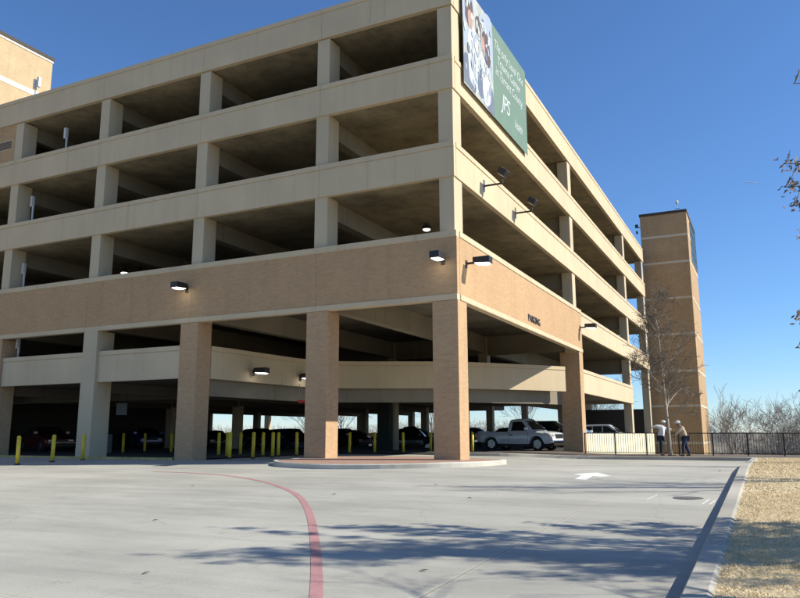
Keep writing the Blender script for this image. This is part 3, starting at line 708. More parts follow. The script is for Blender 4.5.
# ------------------------------------------------------------------ vehicles
def vehicle(kind,paint,name,label,cat):
    t=empty(name,(0,0,0),0,label,cat)
    if kind=='pickup':
        Ln,W=5.1,1.93; wx=(1.60,-1.45); R=.385
        top=[(-2.55,.98),(-2.53,1.08),(-.3,1.09),(1.1,1.11),(1.35,1.10),(2.0,1.05),(2.36,.99),(2.5,.90),(2.55,.74)]
        bot=[(-2.55,.62),(-2.45,.5),(-.9,.40),(.3,.38),(2.2,.40),(2.45,.42),(2.55,.46)]
        cab=[(-.33,1.09),(-.24,1.66),(-.10,1.79),(.42,1.82),(.66,1.76),(1.36,1.11)]; bed=(-2.48,-.36)
        win=[[(-.08,1.14),(-.02,1.64),(.38,1.68),(.60,1.64),(.92,1.30),(.97,1.15)]]
    elif kind=='suv':
        Ln,W=4.7,1.86; wx=(1.42,-1.38); R=.36
        top=[(-2.35,.95),(-2.33,1.02),(-.7,1.04),(.8,1.04),(1.2,1.03),(1.9,.96),(2.25,.86),(2.35,.68)]
        bot=[(-2.35,.5),(-2.1,.38),(0,.33),(2.0,.36),(2.35,.44)]
        cab=[(-2.28,1.02),(-2.12,1.55),(-1.9,1.70),(-.1,1.73),(.3,1.66),(1.1,1.03)]; bed=None
        win=[[(-1.95,1.1),(-1.85,1.56),(-1.25,1.6),(-1.22,1.1)],[(-1.12,1.1),(-1.15,1.61),(-.4,1.63),(-.38,1.1)],[(-.28,1.1),(-.3,1.63),(.12,1.6),(.66,1.2),(.68,1.1)]]
    else:
        Ln,W=4.6,1.78; wx=(1.42,-1.34); R=.33
        top=[(-2.3,.82),(-2.27,.93),(-1.6,.95),(-.7,.93),(.8,.92),(1.2,.90),(1.9,.82),(2.2,.72),(2.3,.58)]
        bot=[(-2.3,.42),(-2.0,.3),(0,.26),(2.0,.3),(2.3,.38)]
        cab=[(-1.75,.93),(-1.15,1.33),(-.85,1.41),(-.05,1.43),(.25,1.38),(1.15,.90)]; bed=None
        win=[[(-1.35,1.0),(-1.02,1.29),(-.55,1.33),(-.52,1.0)],[(-.44,1.0),(-.44,1.34),(-.02,1.34),(.2,1.30),(.74,.99)]]
    def interp(pl,x):
        for (a,b),(c,e) in zip(pl,pl[1:]):
            if a<=x<=c: return b+(e-b)*(x-a)/(c-a+1e-9)
        return pl[0][1] if x<pl[0][0] else pl[-1][1]
    xs=sorted(set([round(-Ln/2+i*Ln/90,4) for i in range(91)])); m=MB(); NS=7
    hw0=W/2; rows=[]
    for x in xs:
        zt=interp(top,x); zb=interp(bot,x)
        for w in wx:
            dx=x-w
            if abs(dx)<R+.07: zb=max(zb,R+math.sqrt((R+.07)**2-dx*dx))
        tape=1-.13*max(0,(abs(x)-(Ln/2-.55))/.55)**2.2
        row=[]
        for k in range(NS):
            f=k/(NS-1); z=zb+(zt-zb)*f
            w=hw0*tape*(1-.055*((z-.72)/.45)**2)-(.05 if k==NS-1 else 0)
            for w_ in wx:
                rr=math.hypot(x-w_,z-R)
                if rr<R+.17 : w+=.022*max(0,1-abs(rr-R-.08)/.09)
            row.append((w,z))
        wt,zt2=row[-1]
        if bed and bed[0]<x<bed[1]: row+=[(wt-.05,zt2),(wt-.07,zt2-.42),(wt*.4,zt2-.42)]
        else: row+=[(wt-.08,zt2+.022),(wt*.6,zt2+.045),(wt*.3,zt2+.055)]
        rows.append(row)
    full=[]
    for x,row in zip(xs,rows): full.append([(x,-w,z) for w,z in row]+[(x,w,z) for w,z in reversed(row)])
    nn=len(full[0]); vs=[v for r in full for v in r]; fs=[]
    for i in range(len(full)-1):
        for k in range(nn): fs.append((i*nn+k,i*nn+(k+1)%nn,(i+1)*nn+(k+1)%nn,(i+1)*nn+k))
    fs+=[tuple(range(nn)),tuple(range((len(full)-1)*nn,len(full)*nn))[::-1]]
    body=m.add(vs,fs).build('body',PAINT[paint],t,smooth=True)
    sm=body.modifiers.new('e','EDGE_SPLIT'); sm.split_angle=math.radians(32)
    belt=cab[0][1]; zr=max(c[1] for c in cab)
    def hw(z): return hw0*(.93-.19*max(0,(z-belt)/(zr-belt))**1.2)
    c=MB(); n=len(cab); prof=[]
    P=catmull([(a,b,0) for a,b in cab],3); prof=[(p.x,p.y) for p in P]; n=len(prof)
    vs=[]
    cols=[-1,-.93,-.5,0,.5,.93,1]
    for (x,z) in prof:
        for q in cols: vs.append((x,q*hw(z),z+(.035*(1-q*q) if z>belt+.3 else 0)-(.02 if abs(q)==1 and z>belt+.3 else 0)))
    nc=len(cols); fs=[(i*nc+k,i*nc+k+1,(i+1)*nc+k+1,(i+1)*nc+k) for i in range(n-1) for k in range(nc-1)]
    fs+=[tuple(i*nc for i in range(n)),tuple(i*nc+nc-1 for i in range(n))[::-1]]
    cb=c.add(vs,fs).build('cabin',PAINT[paint],t,smooth=True); sm=cb.modifiers.new('e','EDGE_SPLIT'); sm.split_angle=math.radians(35)
    for w in win:
        for sgn in (-1,1):
            mm=MB(); cxw=sum(a for a,b in w)/len(w); czw=sum(b for a,b in w)/len(w)
            vo=[(x,sgn*(hw(z)+.006),z) for x,z in w]; vi=[(x,sgn*(hw(z)-.03),z) for x,z in w]; k=len(w)
            mm.add(vo+vi,[tuple(range(k)),tuple(range(2*k-1,k-1,-1))]+[(i,(i+1)%k,(i+1)%k+k,i+k) for i in range(k)]).build('side_window',AGLASS,t)
    def slopeglass(a,b,nm,ins=.12):
        (x0,z0),(x1,z1)=a,b; dx,dz=x1-x0,z1-z0; Lg=math.hypot(dx,dz); nx,nz=-dz/Lg,dx/Lg
        if nz<0: nx,nz=-nx,-nz
        q0=(x0+dx*ins,z0+dz*ins); q1=(x1-dx*ins*.9,z1-dz*ins*.9); vs=[]
        for (x,z) in (q0,q1):
            for s_ in (-1,0,1): vs.append((x+nx*(.012+.035*(1-abs(s_))),s_*(hw(z)-.08),z+nz*(.012+.035*(1-abs(s_)))))
        MB().add(vs,[(0,1,4,3),(1,2,5,4)]).build(nm,AGLASS,t,smooth=True)
    slopeglass(cab[-1],cab[-2],'windshield'); slopeglass(cab[0],cab[1],'rear_window')
    # wheels
    for w in wx:
        for sgn in (-1,1):
            y=sgn*(hw0-.13); tm_=MB()
            seg=28; prof=[(R-.10,-.10),(R-.03,-.115),(R,-.09),(R,.09),(R-.03,.115),(R-.10,.10),(R-.14,.06),(R-.14,-.06)]
            vs=[];k=len(prof)
            for i in range(seg):
                a=2*PI*i/seg
                for r,yy in prof: vs.append((r*Co(a),yy,r*S(a)))
            tm_.add(vs,[(i*k+j,i*k+(j+1)%k,((i+1)%seg)*k+(j+1)%k,((i+1)%seg)*k+j) for i in range(seg) for j in range(k)])
            o=tm_.build('wheel',RUB,t,smooth=True); o.location=(w,y,R)
            rm=MB(); yo=sgn*.075; rm.tube((0,yo-sgn*.05,0),(0,yo-sgn*.03,0),R-.12,R-.12,24)
            for q in range(5):
                a=2*PI*q/5; c_,s_=Co(a),S(a); pts=[(.04,-.03),(R-.125,-.05),(R-.125,.05),(.04,.03)]
                vv=[(u*c_-v*s_,yo,u*s_+v*c_) for u,v in pts]+[(u*c_-v*s_,yo-sgn*.03,u*s_+v*c_) for u,v in pts]
                rm.add(vv,[(0,1,2,3),(7,6,5,4),(0,4,5,1),(1,5,6,2),(2,6,7,3),(3,7,4,0)])
            rm.tube((0,yo-sgn*.03,0),(0,yo+sgn*.012,0),.06,.05,12)
            rm.build('rim',RIM,o)
    fx=Ln/2; zh=interp(top,fx-.2)
    for sgn in (-1,1):
        y=sgn*(hw0-.33)
        MB().box(fx-.22,fx-.005,min(y-.17,y+.17),max(y-.17,y+.17),zh-.26,zh-.06).build('headlight',HLGL,t,bevel=.02)
        ya=sgn*(hw0-.095); MB().box(fx-.38,fx-.16,min(ya-.05,ya+.055),max(ya-.05,ya+.055),zh-.24,zh-.07).build('turn_signal',AMBER,t,bevel=.015)
        yt=sgn*(hw0-.10); MB().box(-fx-.01,-fx+.10,min(yt-.08,yt+.04),max(yt-.08,yt+.04),.72,1.0 if kind!='sedan' else .88).build('tail_light',REDL,t,bevel=.01)
        xm=cab[-1][0]-.38 ; zm=belt+.1
        MB().box(xm-.08,xm+.09,min(sgn*(hw0-.06),sgn*(hw0+.17)),max(sgn*(hw0-.06),sgn*(hw0+.17)),zm-.02,zm+.16).build('side_mirror',PAINT[paint] if kind!='suv' else DARKM,t,bevel=.03)
        xh=cab[0][0]+.2 if kind=='pickup' else -.05
        MB().box(xh,xh+.16,min(sgn*(hw0-.02),sgn*(hw0+.015)),max(sgn*(hw0-.02),sgn*(hw0+.015)),belt-.22,belt-.17).build('door_handle',DARKM,t)
        # door seams
        sm_=MB()
        for xx in ((-.22,1.04) if kind=='pickup' else (-1.2,-.33,.85)):
            z0=.46;z1=belt-.03
            sm_.box(xx-.006,xx+.006,min(sgn*(hw0-.03),sgn*(hw0+.0035)),max(sgn*(hw0-.03),sgn*(hw0+.0035)),z0+.05,z1-.02)
        sm_.build('door_seam',DARKM,t)
    MB().box(fx-.10,fx+.03,-hw0+.52,hw0-.52,zh-.28,zh-.04).build('grille',DARKM,t,bevel=.02)
    MB().box(fx-.16,fx+.09,-hw0+.08,hw0-.08,.44,.60).build('bumper',PAINT[paint] if kind!='pickup' else CHROME,t,bevel=.03)
    MB().box(fx-.2,fx+.06,-hw0+.12,hw0-.12,.28,.435).build('air_dam',DARKM,t,bevel=.03)
    MB().box(-fx-.10,-fx+.12,-hw0+.06,hw0-.06,.46,.64).build('rear_bumper',CHROME if kind=='pickup' else PAINT[paint],t,bevel=.03)
    MB().box(-Ln/2+.3,Ln/2-.3,-hw0+.22,hw0-.22,.24,.55).build('chassis',DARKM,t)
    return t
def setv(o,x,y,z,rz): o.location=(x,y,z); o.rotation_euler=(0,0,rz)
tr=vehicle('pickup','silver','pickup_truck','silver regular cab pickup truck nosed toward the right brick pillar','pickup truck')
setv(tr,-4.18,20.2,-.12,-.21)
s1=vehicle('suv','silver','parked_car','silver car whose roof shows above the low cream wall','car'); setv(s1,-3.3,43.0,-.15,.0)
dk=vehicle('pickup','black','pickup_truck','dark pickup truck seen between the two front brick pillars','pickup truck'); setv(dk,-14.2,25.5,-.45,.35)
sv=vehicle('suv','navy','parked_car','dark blue sport utility beside second brick pillar','car'); setv(sv,-21.6,21.6,-.5,-.5)
bc=vehicle('sedan','blue','parked_car','blue car glinting deep inside the left bay','car'); setv(bc,-33.0,19.2,-.1,-.6)
def vcopy(src,x,y,rz,label,z=-.1,cat='car'):
    o=copy_tree(src); setv(o,x,y,z,rz); o['label']=label; o['category']=cat; return o
blk=vehicle('suv','black','parked_car','black car behind the hood of the silver pickup','car'); setv(blk,-3.4,24.6,-.1,-.05)
wh=vehicle('sedan','white','parked_car','white car just right of the far brick pillar','car'); setv(wh,-2.9,29.5,-.1,0)
gs=vehicle('sedan','grey','parked_car','grey car with bright glint behind third pillar bollards','car'); setv(gs,-33.0,27.0,-.25,-.7)
mr=vehicle('sedan','maroon','parked_car','maroon car in the dark bay right of the second pillar','car'); setv(mr,-22.5,32.0,-.25,-.5)
vcopy(bc,-24.8,34.5,-.6,'blue car parked beside the maroon car')
vcopy(gs,-17.5,33.5,-.5,'grey car partly hidden by the dark pickup')
vcopy(mr,-28.6,27.5,-.6,'dark maroon car behind the bollard cluster middle')
vcopy(gs,-31.5,30.5,-.6,'grey car behind the left bollards of the cluster')
vcopy(mr,-30.5,8.5,-.3,'dark maroon car lost in the gloom of the far left bay')
vcopy(gs,-12.2,33.5,-.4,'grey car behind the bollard left of corner pillar')
vcopy(mr,-9.0,34.5,-.4,'dark maroon car glimpsed between corner pillar and silver pickup')
vcopy(wh,9.9,46.0,-1.2,'small white vehicle below street beyond the railing at right',z=terr(9.9,46)+1.9)
# distant parked row
far=[wh,gs,mr,blk,bc,gs,wh,sv,gs,wh,blk,wh]
for i in range(12):
    x=3+i*4.6; y=84+i*.6; o=vcopy(far[i],x,y,PI/2+.1*((i*7)%3-1),'',z=terr(x,y)+.05)
    o['label']='one of the tiny cars parked in a distant row beyond the railing'; o['group']='distant parked cars beyond the railing'

# ------------------------------------------------------------------ trees
def tubes(m,p0,p1,r0,r1,n): m.tube(p0,p1,r0,r1,n,caps=False)
def tree(name,label,cat,loc,height,spread,seed,trunk_r=.12,first=.25,levels=4,nb=9,barkm=BARK,twigm=TWIG,leaf=None,leafn=0,leafsize=.05,group=None,env=(1,1),fork=.55,up=.55,thick=1.0,leafz=None,extra=None,lean=(0,0),minr=.004,wig=.16,clipx=None):
    rnd=random.Random(seed); t=empty(name,loc,0,label,cat,group)
    T1=MB(); T2=MB(); tips=[]
    def grow(p,dr,L,r,lev):
        nseg=4 if lev<2 else 3; mb=T1 if lev<2 else T2; sides=(9,6,4,3,3,3)[min(lev,5)]
        q=Vector(p); dv=Vector(dr).normalized(); pts=[(q.copy(),r)]
        for i in range(nseg):
            wg=wig*(.1 if lev==0 else 1)
            dv=(dv+Vector((rnd.gauss(0,wg),rnd.gauss(0,wg),rnd.gauss(0,wg*.6)+ (.05*up if lev>0 else 0)))).normalized()
            if clipx is not None and (q+dv*(L/nseg)).x+loc[0]<clipx: dv=Vector((abs(dv.x)*.4+.2,dv.y,dv.z+.3)).normalized()
            q2=q+dv*(L/nseg); r2=max(minr,r*(1-.75*(i+1)/nseg)); r1=max(minr,r*(1-.75*i/nseg))
            tubes(mb,q,q2,r1,r2,sides); q=q2; pts.append((q.copy(),r2))
        if lev>=levels: tips.append((pts[-2][0],q.copy())); return
        k=nb if lev==0 else rnd.randint(4,6) if lev<levels-1 else rnd.randint(3,5)
        for i in range(k):
            f=(first+(1-first)*((i+rnd.random()*.8)/k)) if lev==0 else .25+.75*(i+rnd.random())/k
            f=min(f,.99); j=min(int(f*nseg),nseg-1); u=f*nseg-j; a,ra=pts[j]; b,rb_=pts[j+1]; pp=a.lerp(b,u); rr=ra+(rb_-ra)*u
            ax=(b-a).normalized(); o=ax.orthogonal().normalized(); o.rotate(Matrix.Rotation(rnd.uniform(0,2*PI)+i*2.4,3,ax))
            ang=fork*rnd.uniform(.75,1.3) if lev else fork*rnd.uniform(.9,1.25)*(1.25-.5*f)
            nd=(ax*Co(ang)+o*S(ang)); nd.x*=env[0]; nd.y*=env[1]; nd.z+=.12*up; nd.normalize()
            Ln=(spread*(1.05-.55*f) if lev==0 else L*rnd.uniform(.42,.62))*rnd.uniform(.85,1.15)
            grow(pp,nd,Ln,max(minr,rr*rnd.uniform(.45,.6)*thick),lev+1)
    grow((0,0,-.1),(lean[0],lean[1],1),height*.92,trunk_r,0)
    xl=[]
    if extra:
        for (tip,r) in extra:
            tip=Vector(tip)+Vector((.16,0,0))-Vector(loc); st=Vector((0,0,max(1.4,tip.z*.72))); n=9; prev=st; d0=tip-st
            for i in range(1,n+1):
                f=i/n; q=st+d0*f+Vector((rnd.gauss(0,.03),rnd.gauss(0,.03),rnd.gauss(0,.03)+.25*S(PI*f))); tubes(T1,prev,q,max(.006,r*(1-.85*(f-1/n))),max(.006,r*(1-.85*f)),5)
                if f>.25:
                    for _ in range(1 if f<.5 else 2):
                        nd=(d0.normalized()*1.3+Vector((rnd.gauss(0,.25),rnd.gauss(0,.4),rnd.gauss(-.12,.35)))).normalized(); grow(q,nd,rnd.uniform(.18,.38)*(1.2-f*.6),.007,levels-1)
                if f>.6 and r>.029: xl.append((prev.copy(),q.copy()))
                prev=q
    tb=T1.build('trunk',barkm,t,smooth=True,fix=False); T2.build('crown',twigm,t,fix=False)
    if leaf:
        LM=MB()
        for _ in range(leafn+(len(xl)*75)):
            ex=_>=leafn; a,b=rnd.choice(xl) if ex else rnd.choice(tips); f=rnd.random()
            if not ex and extra and a.x+loc[0]<10.05: continue
            if leafz and not (leafz[0]<a.z<leafz[1]): continue
            p=a.lerp(b,f)+Vector((rnd.gauss(0,leafsize*.8),rnd.gauss(0,leafsize*.8),rnd.gauss(0,leafsize*.8)-.02))
            u=Vector((rnd.gauss(0,1),rnd.gauss(0,1),rnd.gauss(0,1))).normalized(); w=u.orthogonal().normalized()
            s=leafsize*rnd.uniform(.6,1.3)
            LM.add([p-u*s*.6,p+w*s*.3,p+u*s*.6,p-w*s*.3],[(0,1,2,3)])
        LM.build('leaves',leaf,t,fix=False)
    return t
# street tree by the two people
tree('bare_tree','bare young tree with pale trunk standing before the brick tower','tree',(4.92,14.35,-.25),7.9,1.95,11,trunk_r=.10,first=.26,levels=4,nb=30,barkm=BARKL,twigm=TWIGB,leaf=LEAFR,leafn=500,leafsize=.045,leafz=(1.5,3.2),fork=.95,up=1.3,lean=(-.012,0),minr=.0075,thick=.85)
# off-frame oak whose limbs reach in at the right edge
TIPS=[((9.74,-11.38,5.95),.025),((9.58,-11.25,4.72),.035),((9.52,-11.15,4.42),.04),((9.56,-11.1,4.18),.035),((9.66,-11.0,3.72),.03),((9.52,-10.8,2.50),.03),((9.46,-10.75,2.1),.025),((9.5,-10.65,1.66),.02),((9.44,-10.6,1.45),.02)]
tree('leafy_oak','oak with clustered dried leaves reaching in at the right edge','tree',(14.2,-12.0,-.2),6.4,2.5,5,trunk_r=.2,first=.2,levels=4,nb=19,leaf=LEAFD,leafn=62000,leafsize=.072,fork=1.0,up=.5,env=(1.2,.36),clipx=10.1,extra=TIPS,minr=.005)
tree('bare_tree','bare tree standing off to the right on the lawn','tree',(13.9,-4.2,-.15),7.4,2.9,21,trunk_r=.15,levels=4,nb=11,fork=.85,up=.6,env=(1,.45))
tree('bare_tree','second bare tree off to the right, farther along the lawn','tree',(14.2,4.4,-.15),7.6,2.9,22,trunk_r=.15,levels=4,nb=11,fork=.85,up=.6,env=(1,.6))
tree('bare_tree','small bare tree nearest the camera off to the right','tree',(12.9,-14.9,-.35),6.6,2.4,23,trunk_r=.11,levels=3,nb=9,fork=.85,up=.6)
# trees beyond the railing
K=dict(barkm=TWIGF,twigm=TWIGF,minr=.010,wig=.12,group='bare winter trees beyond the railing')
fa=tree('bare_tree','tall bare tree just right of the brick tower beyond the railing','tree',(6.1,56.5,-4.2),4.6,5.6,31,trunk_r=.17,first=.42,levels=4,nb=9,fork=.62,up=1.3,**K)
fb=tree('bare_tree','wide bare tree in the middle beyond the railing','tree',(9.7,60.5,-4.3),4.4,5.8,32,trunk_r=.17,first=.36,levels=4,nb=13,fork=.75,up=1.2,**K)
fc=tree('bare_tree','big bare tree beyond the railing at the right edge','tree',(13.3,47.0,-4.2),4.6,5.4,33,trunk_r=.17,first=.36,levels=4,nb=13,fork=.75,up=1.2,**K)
def tcopy(src,x,y,s,rz,label):
    o=copy_tree(src); o.location=(x,y,terr(x,y)-.1); o.scale=(s,s,s); o.rotation_euler=(0,0,rz); o['label']=label; o['group']='bare winter trees beyond the garage'
    return o
rr=random.Random(5)
for i,(x,y,s) in enumerate([(-24,88,1.1),(-38,84,1.15),(-52,80,1.2),(-66,60,1.15),(-14,92,1.2),(-62,86,1.3)]):
    tcopy((fa,fb,fc)[i%3],x,y,s,rr.uniform(0,6),'bare winter tree glimpsed through the openings at the back of the garage')
for i,(x,y,s) in enumerate([(11,100,.8),(22,90,.9),(29,96,.9)]):
    tcopy((fb,fc,fa)[i%3],x,y,s,rr.uniform(0,6),'bare winter tree in the hazy belt far beyond the railing')
# low brush as one mass
def brush(name,label,boxes,mat,n,seed,hh):
    rng=random.Random(seed); m=MB()
    for _ in range(n):
        x0,x1,y0,y1=rng.choice(boxes); x=rng.uniform(x0,x1); y=rng.uniform(y0,y1); z=terr(x,y); p=Vector((x,y,z)); dv=Vector((rng.gauss(0,.35),rng.gauss(0,.35),1)).normalized()
        L=rng.uniform(hh[0],hh[1])
        for k in range(3):
            q=p+dv*L/3; m.tube(p,q,.035*(1-.25*k),.03*(1-.25*k),3,caps=False)
            for _2 in range(3):
                bd=(dv+Vector((rng.gauss(0,.7),rng.gauss(0,.7),rng.gauss(0,.3)))).normalized(); m.tube(q,q+bd*L*.25,.02,.012,3,caps=False)
            p=q; dv=(dv+Vector((rng.gauss(0,.25),rng.gauss(0,.25),0))).normalized()
    o=m.build(name,mat,fix=False); setp(o,label,'brush',kind='stuff')
brush('brush','tangled grey brown winter brush on the slope beyond the railing',[(4.0,26,62,78),(4.0,26,40,56),(10,60,95,120)],TWIGD,2600,9,(1.5,3.4))
brush('woodland','far bare woodland along the horizon',[(-120,-30,95,150),(-10,90,130,190)],TWIGF,4200,10,(2.5,4.2))
# contrail
ct=MB(); ct.tube((0,0,0),(48,0,-12),1.1,.3,8).build('contrail',simple('contrail_ice',(.9,.92,.95),.9,var=0)); 
o=bpy.data.objects['contrail']; setp(o,'faint short white contrail in the blue sky at right','contrail')

# ------------------------------------------------------------------ people
def skinned(name,nodes,edges,mat,parent,sub=2,root=None):
    names=list(nodes); idx={n:i for i,n in enumerate(names)}
    me=bpy.data.meshes.new(name); me.from_pydata([nodes[n][0] for n in names],[(idx[a],idx[b]) for a,b in edges],[])
    o=bpy.data.objects.new(name,me); COL.objects.link(o); o.parent=parent
    md=o.modifiers.new('skin','SKIN'); md.use_smooth_shade=True
    sv_=me.skin_vertices[0].data
    for n in names:
        r=nodes[n][1]; r=(r,r) if not hasattr(r,'__len__') else r; sv_[idx[n]].radius=r; sv_[idx[n]].use_root=False
    sv_[idx[root or names[0]]].use_root=True
    s=o.modifiers.new('sub','SUBSURF'); s.levels=sub; s.render_levels=sub
    me.materials.append(mat); return o
def person(loc,rz,label,J,mats,cap=True,grip=None):
    """J: joint positions; x forward, y left, z up"""
    t=empty('person',loc,rz,label,'person'); n={}
    V=Vector
    j={k:V(v) for k,v in J.items()}
    nodes={'pelvis':(j['pelvis'],(.15,.11)),'belly':(j['pelvis'].lerp(j['chest'],.45),(.135,.105)),'chest':(j['chest'],(.155,.115)),'neck':(j['neck'],.055),
       'head0':(j['neck'].lerp(j['head'],.55),.07),'head':(j['head'],(.075,.09)),'crown':(j['head']+V((-.01,0,.075)),.06),
       'chin':(j['head']+V((.065,0,-.055)),.035),'nose':(j['head']+V((.1,0,.005)),.014)}
    ed=[('pelvis','belly'),('belly','chest'),('chest','neck'),('neck','head0'),('head0','head'),('head','crown'),('head0','chin'),('head','nose')]
    for s in ('l','r'):
        nodes['sh'+s]=(j['sh'+s],.062); nodes['el'+s]=(j['el'+s],.045); nodes['wr'+s]=(j['wr'+s],.028); nodes['ha'+s]=(j['ha'+s],(.036,.022))
        nodes['hp'+s]=(j['hp'+s],.09); nodes['kn'+s]=(j['kn'+s],.062); nodes['an'+s]=(j['an'+s],.042); nodes['he'+s]=(j['an'+s]+V((.0,0,-.05)),.04); nodes['to'+s]=(j['an'+s]+V((.17,0,-.065)),.035)
        ed+=[('chest','sh'+s),('sh'+s,'el'+s),('el'+s,'wr'+s),('wr'+s,'ha'+s),('pelvis','hp'+s),('hp'+s,'kn'+s),('kn'+s,'an'+s),('an'+s,'he'+s),('he'+s,'to'+s)]
        hd=(j['ha'+s]-j['wr'+s]).normalized(); sd=hd.cross(V((0,0,1)) if abs(hd.z)<.8 else V((1,0,0))).normalized(); dn=hd.cross(sd).normalized()
        for q,(off,ln) in enumerate(((-.027,.030),(-.009,.036),(.009,.034),(.027,.026))):
            b=j['ha'+s]+sd*off+hd*.02; m1=b+hd*ln+dn*.006; m2=m1+hd*ln*.7+dn*.02
            nodes[f'f{q}a{s}']=(b,.010); nodes[f'f{q}b{s}']=(m1,.0085); nodes[f'f{q}c{s}']=(m2,.0075)
            ed+=[('ha'+s,f'f{q}a{s}'),(f'f{q}a{s}',f'f{q}b{s}'),(f'f{q}b{s}',f'f{q}c{s}')]
        b=j['wr'+s].lerp(j['ha'+s],.6)+sd*.035; nodes['ta'+s]=(b,.011); nodes['tb'+s]=(b+sd*.025+hd*.03,.009)
        ed+=[('ha'+s,'ta'+s),('ta'+s,'tb'+s)]
    body=skinned('body',nodes,ed,mats['skin'],t,2,'pelvis')
    # shirt
    N2={'p0':(j['pelvis']+V((0,0,-.03)),(.205,.165)),'p1':(j['pelvis'].lerp(j['chest'],.45),(.20,.165)),'p2':(j['chest'],(.205,.165)),'p3':(j['chest'].lerp(j['neck'],.75),.085)}
    E2=[('p0','p1'),('p1','p2'),('p2','p3')]
    for s in ('l','r'):
        N2['s'+s]=(j['sh'+s],.098); N2['e'+s]=(j['el'+s],.078); N2['w'+s]=(j['el'+s].lerp(j['wr'+s],.85),.045); E2+=[('p2','s'+s),('s'+s,'e'+s),('e'+s,'w'+s)]
    skinned('shirt',N2,E2,mats['shirt'],t,2,'p0')
    N3={'w':(j['pelvis'],(.165,.13))}; E3=[]
    for s in ('l','r'):
        N3['h'+s]=(j['hp'+s],.11); N3['k'+s]=(j['kn'+s],.082); N3['a'+s]=(j['an'+s]+V((0,0,.0)),.07); E3+=[('w','h'+s),('h'+s,'k'+s),('k'+s,'a'+s)]
    skinned('trousers',N3,E3,mats['trousers'],t,2,'w')
    for s in ('l','r'):
        a=j['an'+s]; skinned('boot',{'a':(a+V((-.03,0,-.02)),.052),'b':(a+V((.0,0,-.05)),.05),'c':(a+V((.17,0,-.06)),.042)},[('a','b'),('b','c')],mats['shoe'],t,2,'a')
    h=j['head']
    MB().ell(tuple(h+V((-.02,0,.03))),.10,.088,.10,16,10).build('hair',HAIR,t,smooth=True)
    m=MB().ell(tuple(h+V((-.005,0,.07))),.112,.098,.085,18,10); m.add([tuple(h+V((.07,-.075,.055))),tuple(h+V((.20,-.05,.03))),tuple(h+V((.20,.05,.03))),tuple(h+V((.07,.075,.055))),tuple(h+V((.07,-.075,.07))),tuple(h+V((.20,-.05,.042))),tuple(h+V((.20,.05,.042))),tuple(h+V((.07,.075,.07)))],
      [(3,2,1,0),(4,5,6,7),(0,1,5,4),(1,2,6,5),(2,3,7,6),(3,0,4,7)]); m.build('cap',CAPW,t,smooth=False)
    e=MB()
    for s in (-1,1): e.ell(tuple(h+V((.088,s*.03,.015))),.01,.014,.009,8,6)
    e.build('eyes',LETTER,t); e=MB()
    for s in (-1,1): e.ell(tuple(h+V((-.005,s*.092,.0))),.022,.012,.034,8,6)
    e.build('ears',mats['skin'],t,smooth=True)
    MB().ell(tuple(h+V((.092,0,-.04))),.008,.024,.006,8,5).build('mouth',REDL,t)
    return t
yaw=math.radians(26.2)
gz=lambda x,y: strip_h(x,y)
# man in tan jacket, walking toward the tree (screen left), stooping over a rake
JB=dict(pelvis=(0,0,.86),chest=(.14,0,1.22),neck=(.20,0,1.37),head=(.27,0,1.47),shl=(.13,.19,1.29),shr=(.14,-.19,1.29),
  ell=(.33,.21,1.09),wrl=(.50,.15,.90),hal=(.57,.12,.86),elr=(-.06,-.25,1.05),wrr=(.0,-.22,.82),har=(.02,-.2,.75),
  hpl=(.0,.10,.82),hpr=(.0,-.10,.82),knl=(.13,.11,.46),knr=(-.06,-.11,.45),anl=(.12,.12,.085),anr=(-.20,-.12,.085))
bx,by=5.62,14.1
person((bx,by,gz(bx,by)),yaw+PI-.15,'stooping man in tan jacket, jeans and white cap holding a long handled rake',JB,dict(skin=SKIND,shirt=TANJ,trousers=JEANS,shoe=SHOE))
R_=Matrix.Rotation(yaw+PI-.15,3,'Z'); hand=Vector((bx,by,gz(bx,by)))+R_@Vector((.60,.12,.86)); foot=Vector((bx,by,gz(bx,by)))+R_@Vector((.66,.12,.0))
rk=empty('rake',tuple(foot),0,'thin long handled rake leaning from the stooping man\'s hand to the ground','rake')
MB().tube((0,0,.03),tuple((hand-foot)*1.16),.016,.014,8).build('handle',WOOD,rk)
m=MB().box(-.18,.18,-.012,.012,.02,.05)
for k in range(9): m.box(-.17+k*.042,-.162+k*.042,-.01,.01,-.02,.025)
m.build('rake_head',DARKM,rk)
# man in white shirt behind the tree, arms raised toward it
JA=dict(pelvis=(0,0,.86),chest=(.10,0,1.22),neck=(.13,0,1.39),head=(.17,0,1.50),shl=(.10,.19,1.30),shr=(.10,-.19,1.30),
  ell=(.32,.30,1.22),wrl=(.55,.20,1.20),hal=(.62,.17,1.21),elr=(-.05,-.40,1.22),wrr=(-.02,-.42,1.02),har=(.02,-.42,.96),
  hpl=(.0,.10,.82),hpr=(.0,-.10,.82),knl=(.06,.11,.46),knr=(.02,-.11,.45),anl=(-.0,.12,.085),anr=(.0,-.12,.085))
ax,ay=4.47,14.75
JA['elr']=(-.14,-.22,1.38); JA['wrr']=(-.38,-.20,1.30); JA['har']=(-.45,-.19,1.29)
person((ax,ay,gz(ax,ay)),yaw-.45,'man in loose white shirt and white cap reaching out behind the tree trunk',JA,dict(skin=SKIN,shirt=SHIRTW,trousers=DARKT,shoe=SHOE))

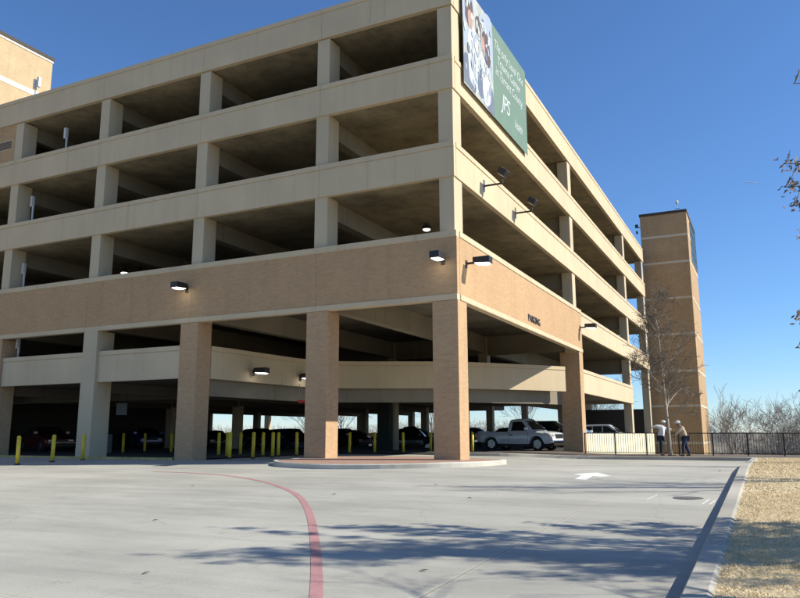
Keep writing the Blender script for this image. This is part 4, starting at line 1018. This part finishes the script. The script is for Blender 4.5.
# small litter on the pavement
rl=random.Random(4)
for (x,y) in [(2.2,-7.1),(1.0,-9.6),(-3.3,-9.0),(.2,-13.8),(5.8,-15.7),(3.1,-16.9),(3.9,-9.4),(7.9,-1.5)]:
    m=MB(); c=Vector((x,y,g(x,y)+.012)); a=rl.uniform(0,PI); u=Vector((Co(a),S(a),.1))*.06; w=Vector((-S(a),Co(a),.25))*.025
    m.add([c-u,c+w,c+u,c-w+Vector((0,0,.02))],[(0,1,2,3)]); o=m.build('dry_leaf',LEAFD); setp(o,'single dry brown leaf lying on the pale driveway','leaf','dry leaves scattered on the driveway')

# ------------------------------------------------------------------ camera, light, world
F=737.765; y_,t_,r_=.457,.1813,-.0029
fw=Vector((-S(y_)*Co(t_),Co(y_)*Co(t_),S(t_))); rt=Vector((Co(y_),S(y_),0)); up=rt.cross(fw)
r2=rt*Co(r_)+up*S(r_); u2=-rt*S(r_)+up*Co(r_)
cam=bpy.data.cameras.new('Camera'); co=bpy.data.objects.new('Camera',cam); COL.objects.link(co)
M=Matrix((r2,u2,-fw)).transposed().to_4x4(); M.translation=Vector((9.16194,-23.09438,.83677)); co.matrix_world=M
cam.sensor_width=36; cam.lens=36*F/800; cam.clip_start=.1; cam.clip_end=6000; scene.camera=co
# contrail goes where the sky shows it
cv=bpy.data.objects['contrail']
dirv=fw+r2*((744-400)/F)+u2*((299-182)/F); cv.location=M.translation+dirv*2200
sd=Vector((1,.32,.78)).normalized(); el=math.asin(sd.z); az=math.atan2(sd.x,sd.y)
sun=bpy.data.lights.new('Sun','SUN'); sun.energy=5.0; sun.angle=math.radians(.5); sun.color=(1,.95,.83)
so=bpy.data.objects.new('Sun',sun); COL.objects.link(so); so.rotation_euler=sd.to_track_quat('Z','Y').to_euler(); so.location=(30,-10,40)
w=bpy.data.worlds.new('World'); scene.world=w; w.use_nodes=True; nt=w.node_tree
sky=nt.nodes.new('ShaderNodeTexSky'); sky.sky_type='NISHITA'; sky.sun_disc=False; sky.sun_elevation=el; sky.sun_rotation=az; sky.air_density=1.0; sky.dust_density=0; sky.ozone_density=10; sky.altitude=0
nt.links.new(sky.outputs[0],nt.nodes['Background'].inputs[0]); nt.nodes['Background'].inputs[1].default_value=.115
vs_=scene.view_settings; vs_.view_transform='Standard'; vs_.look='None'; vs_.gamma=1; vs_.use_curve_mapping=False; vs_.exposure=.5
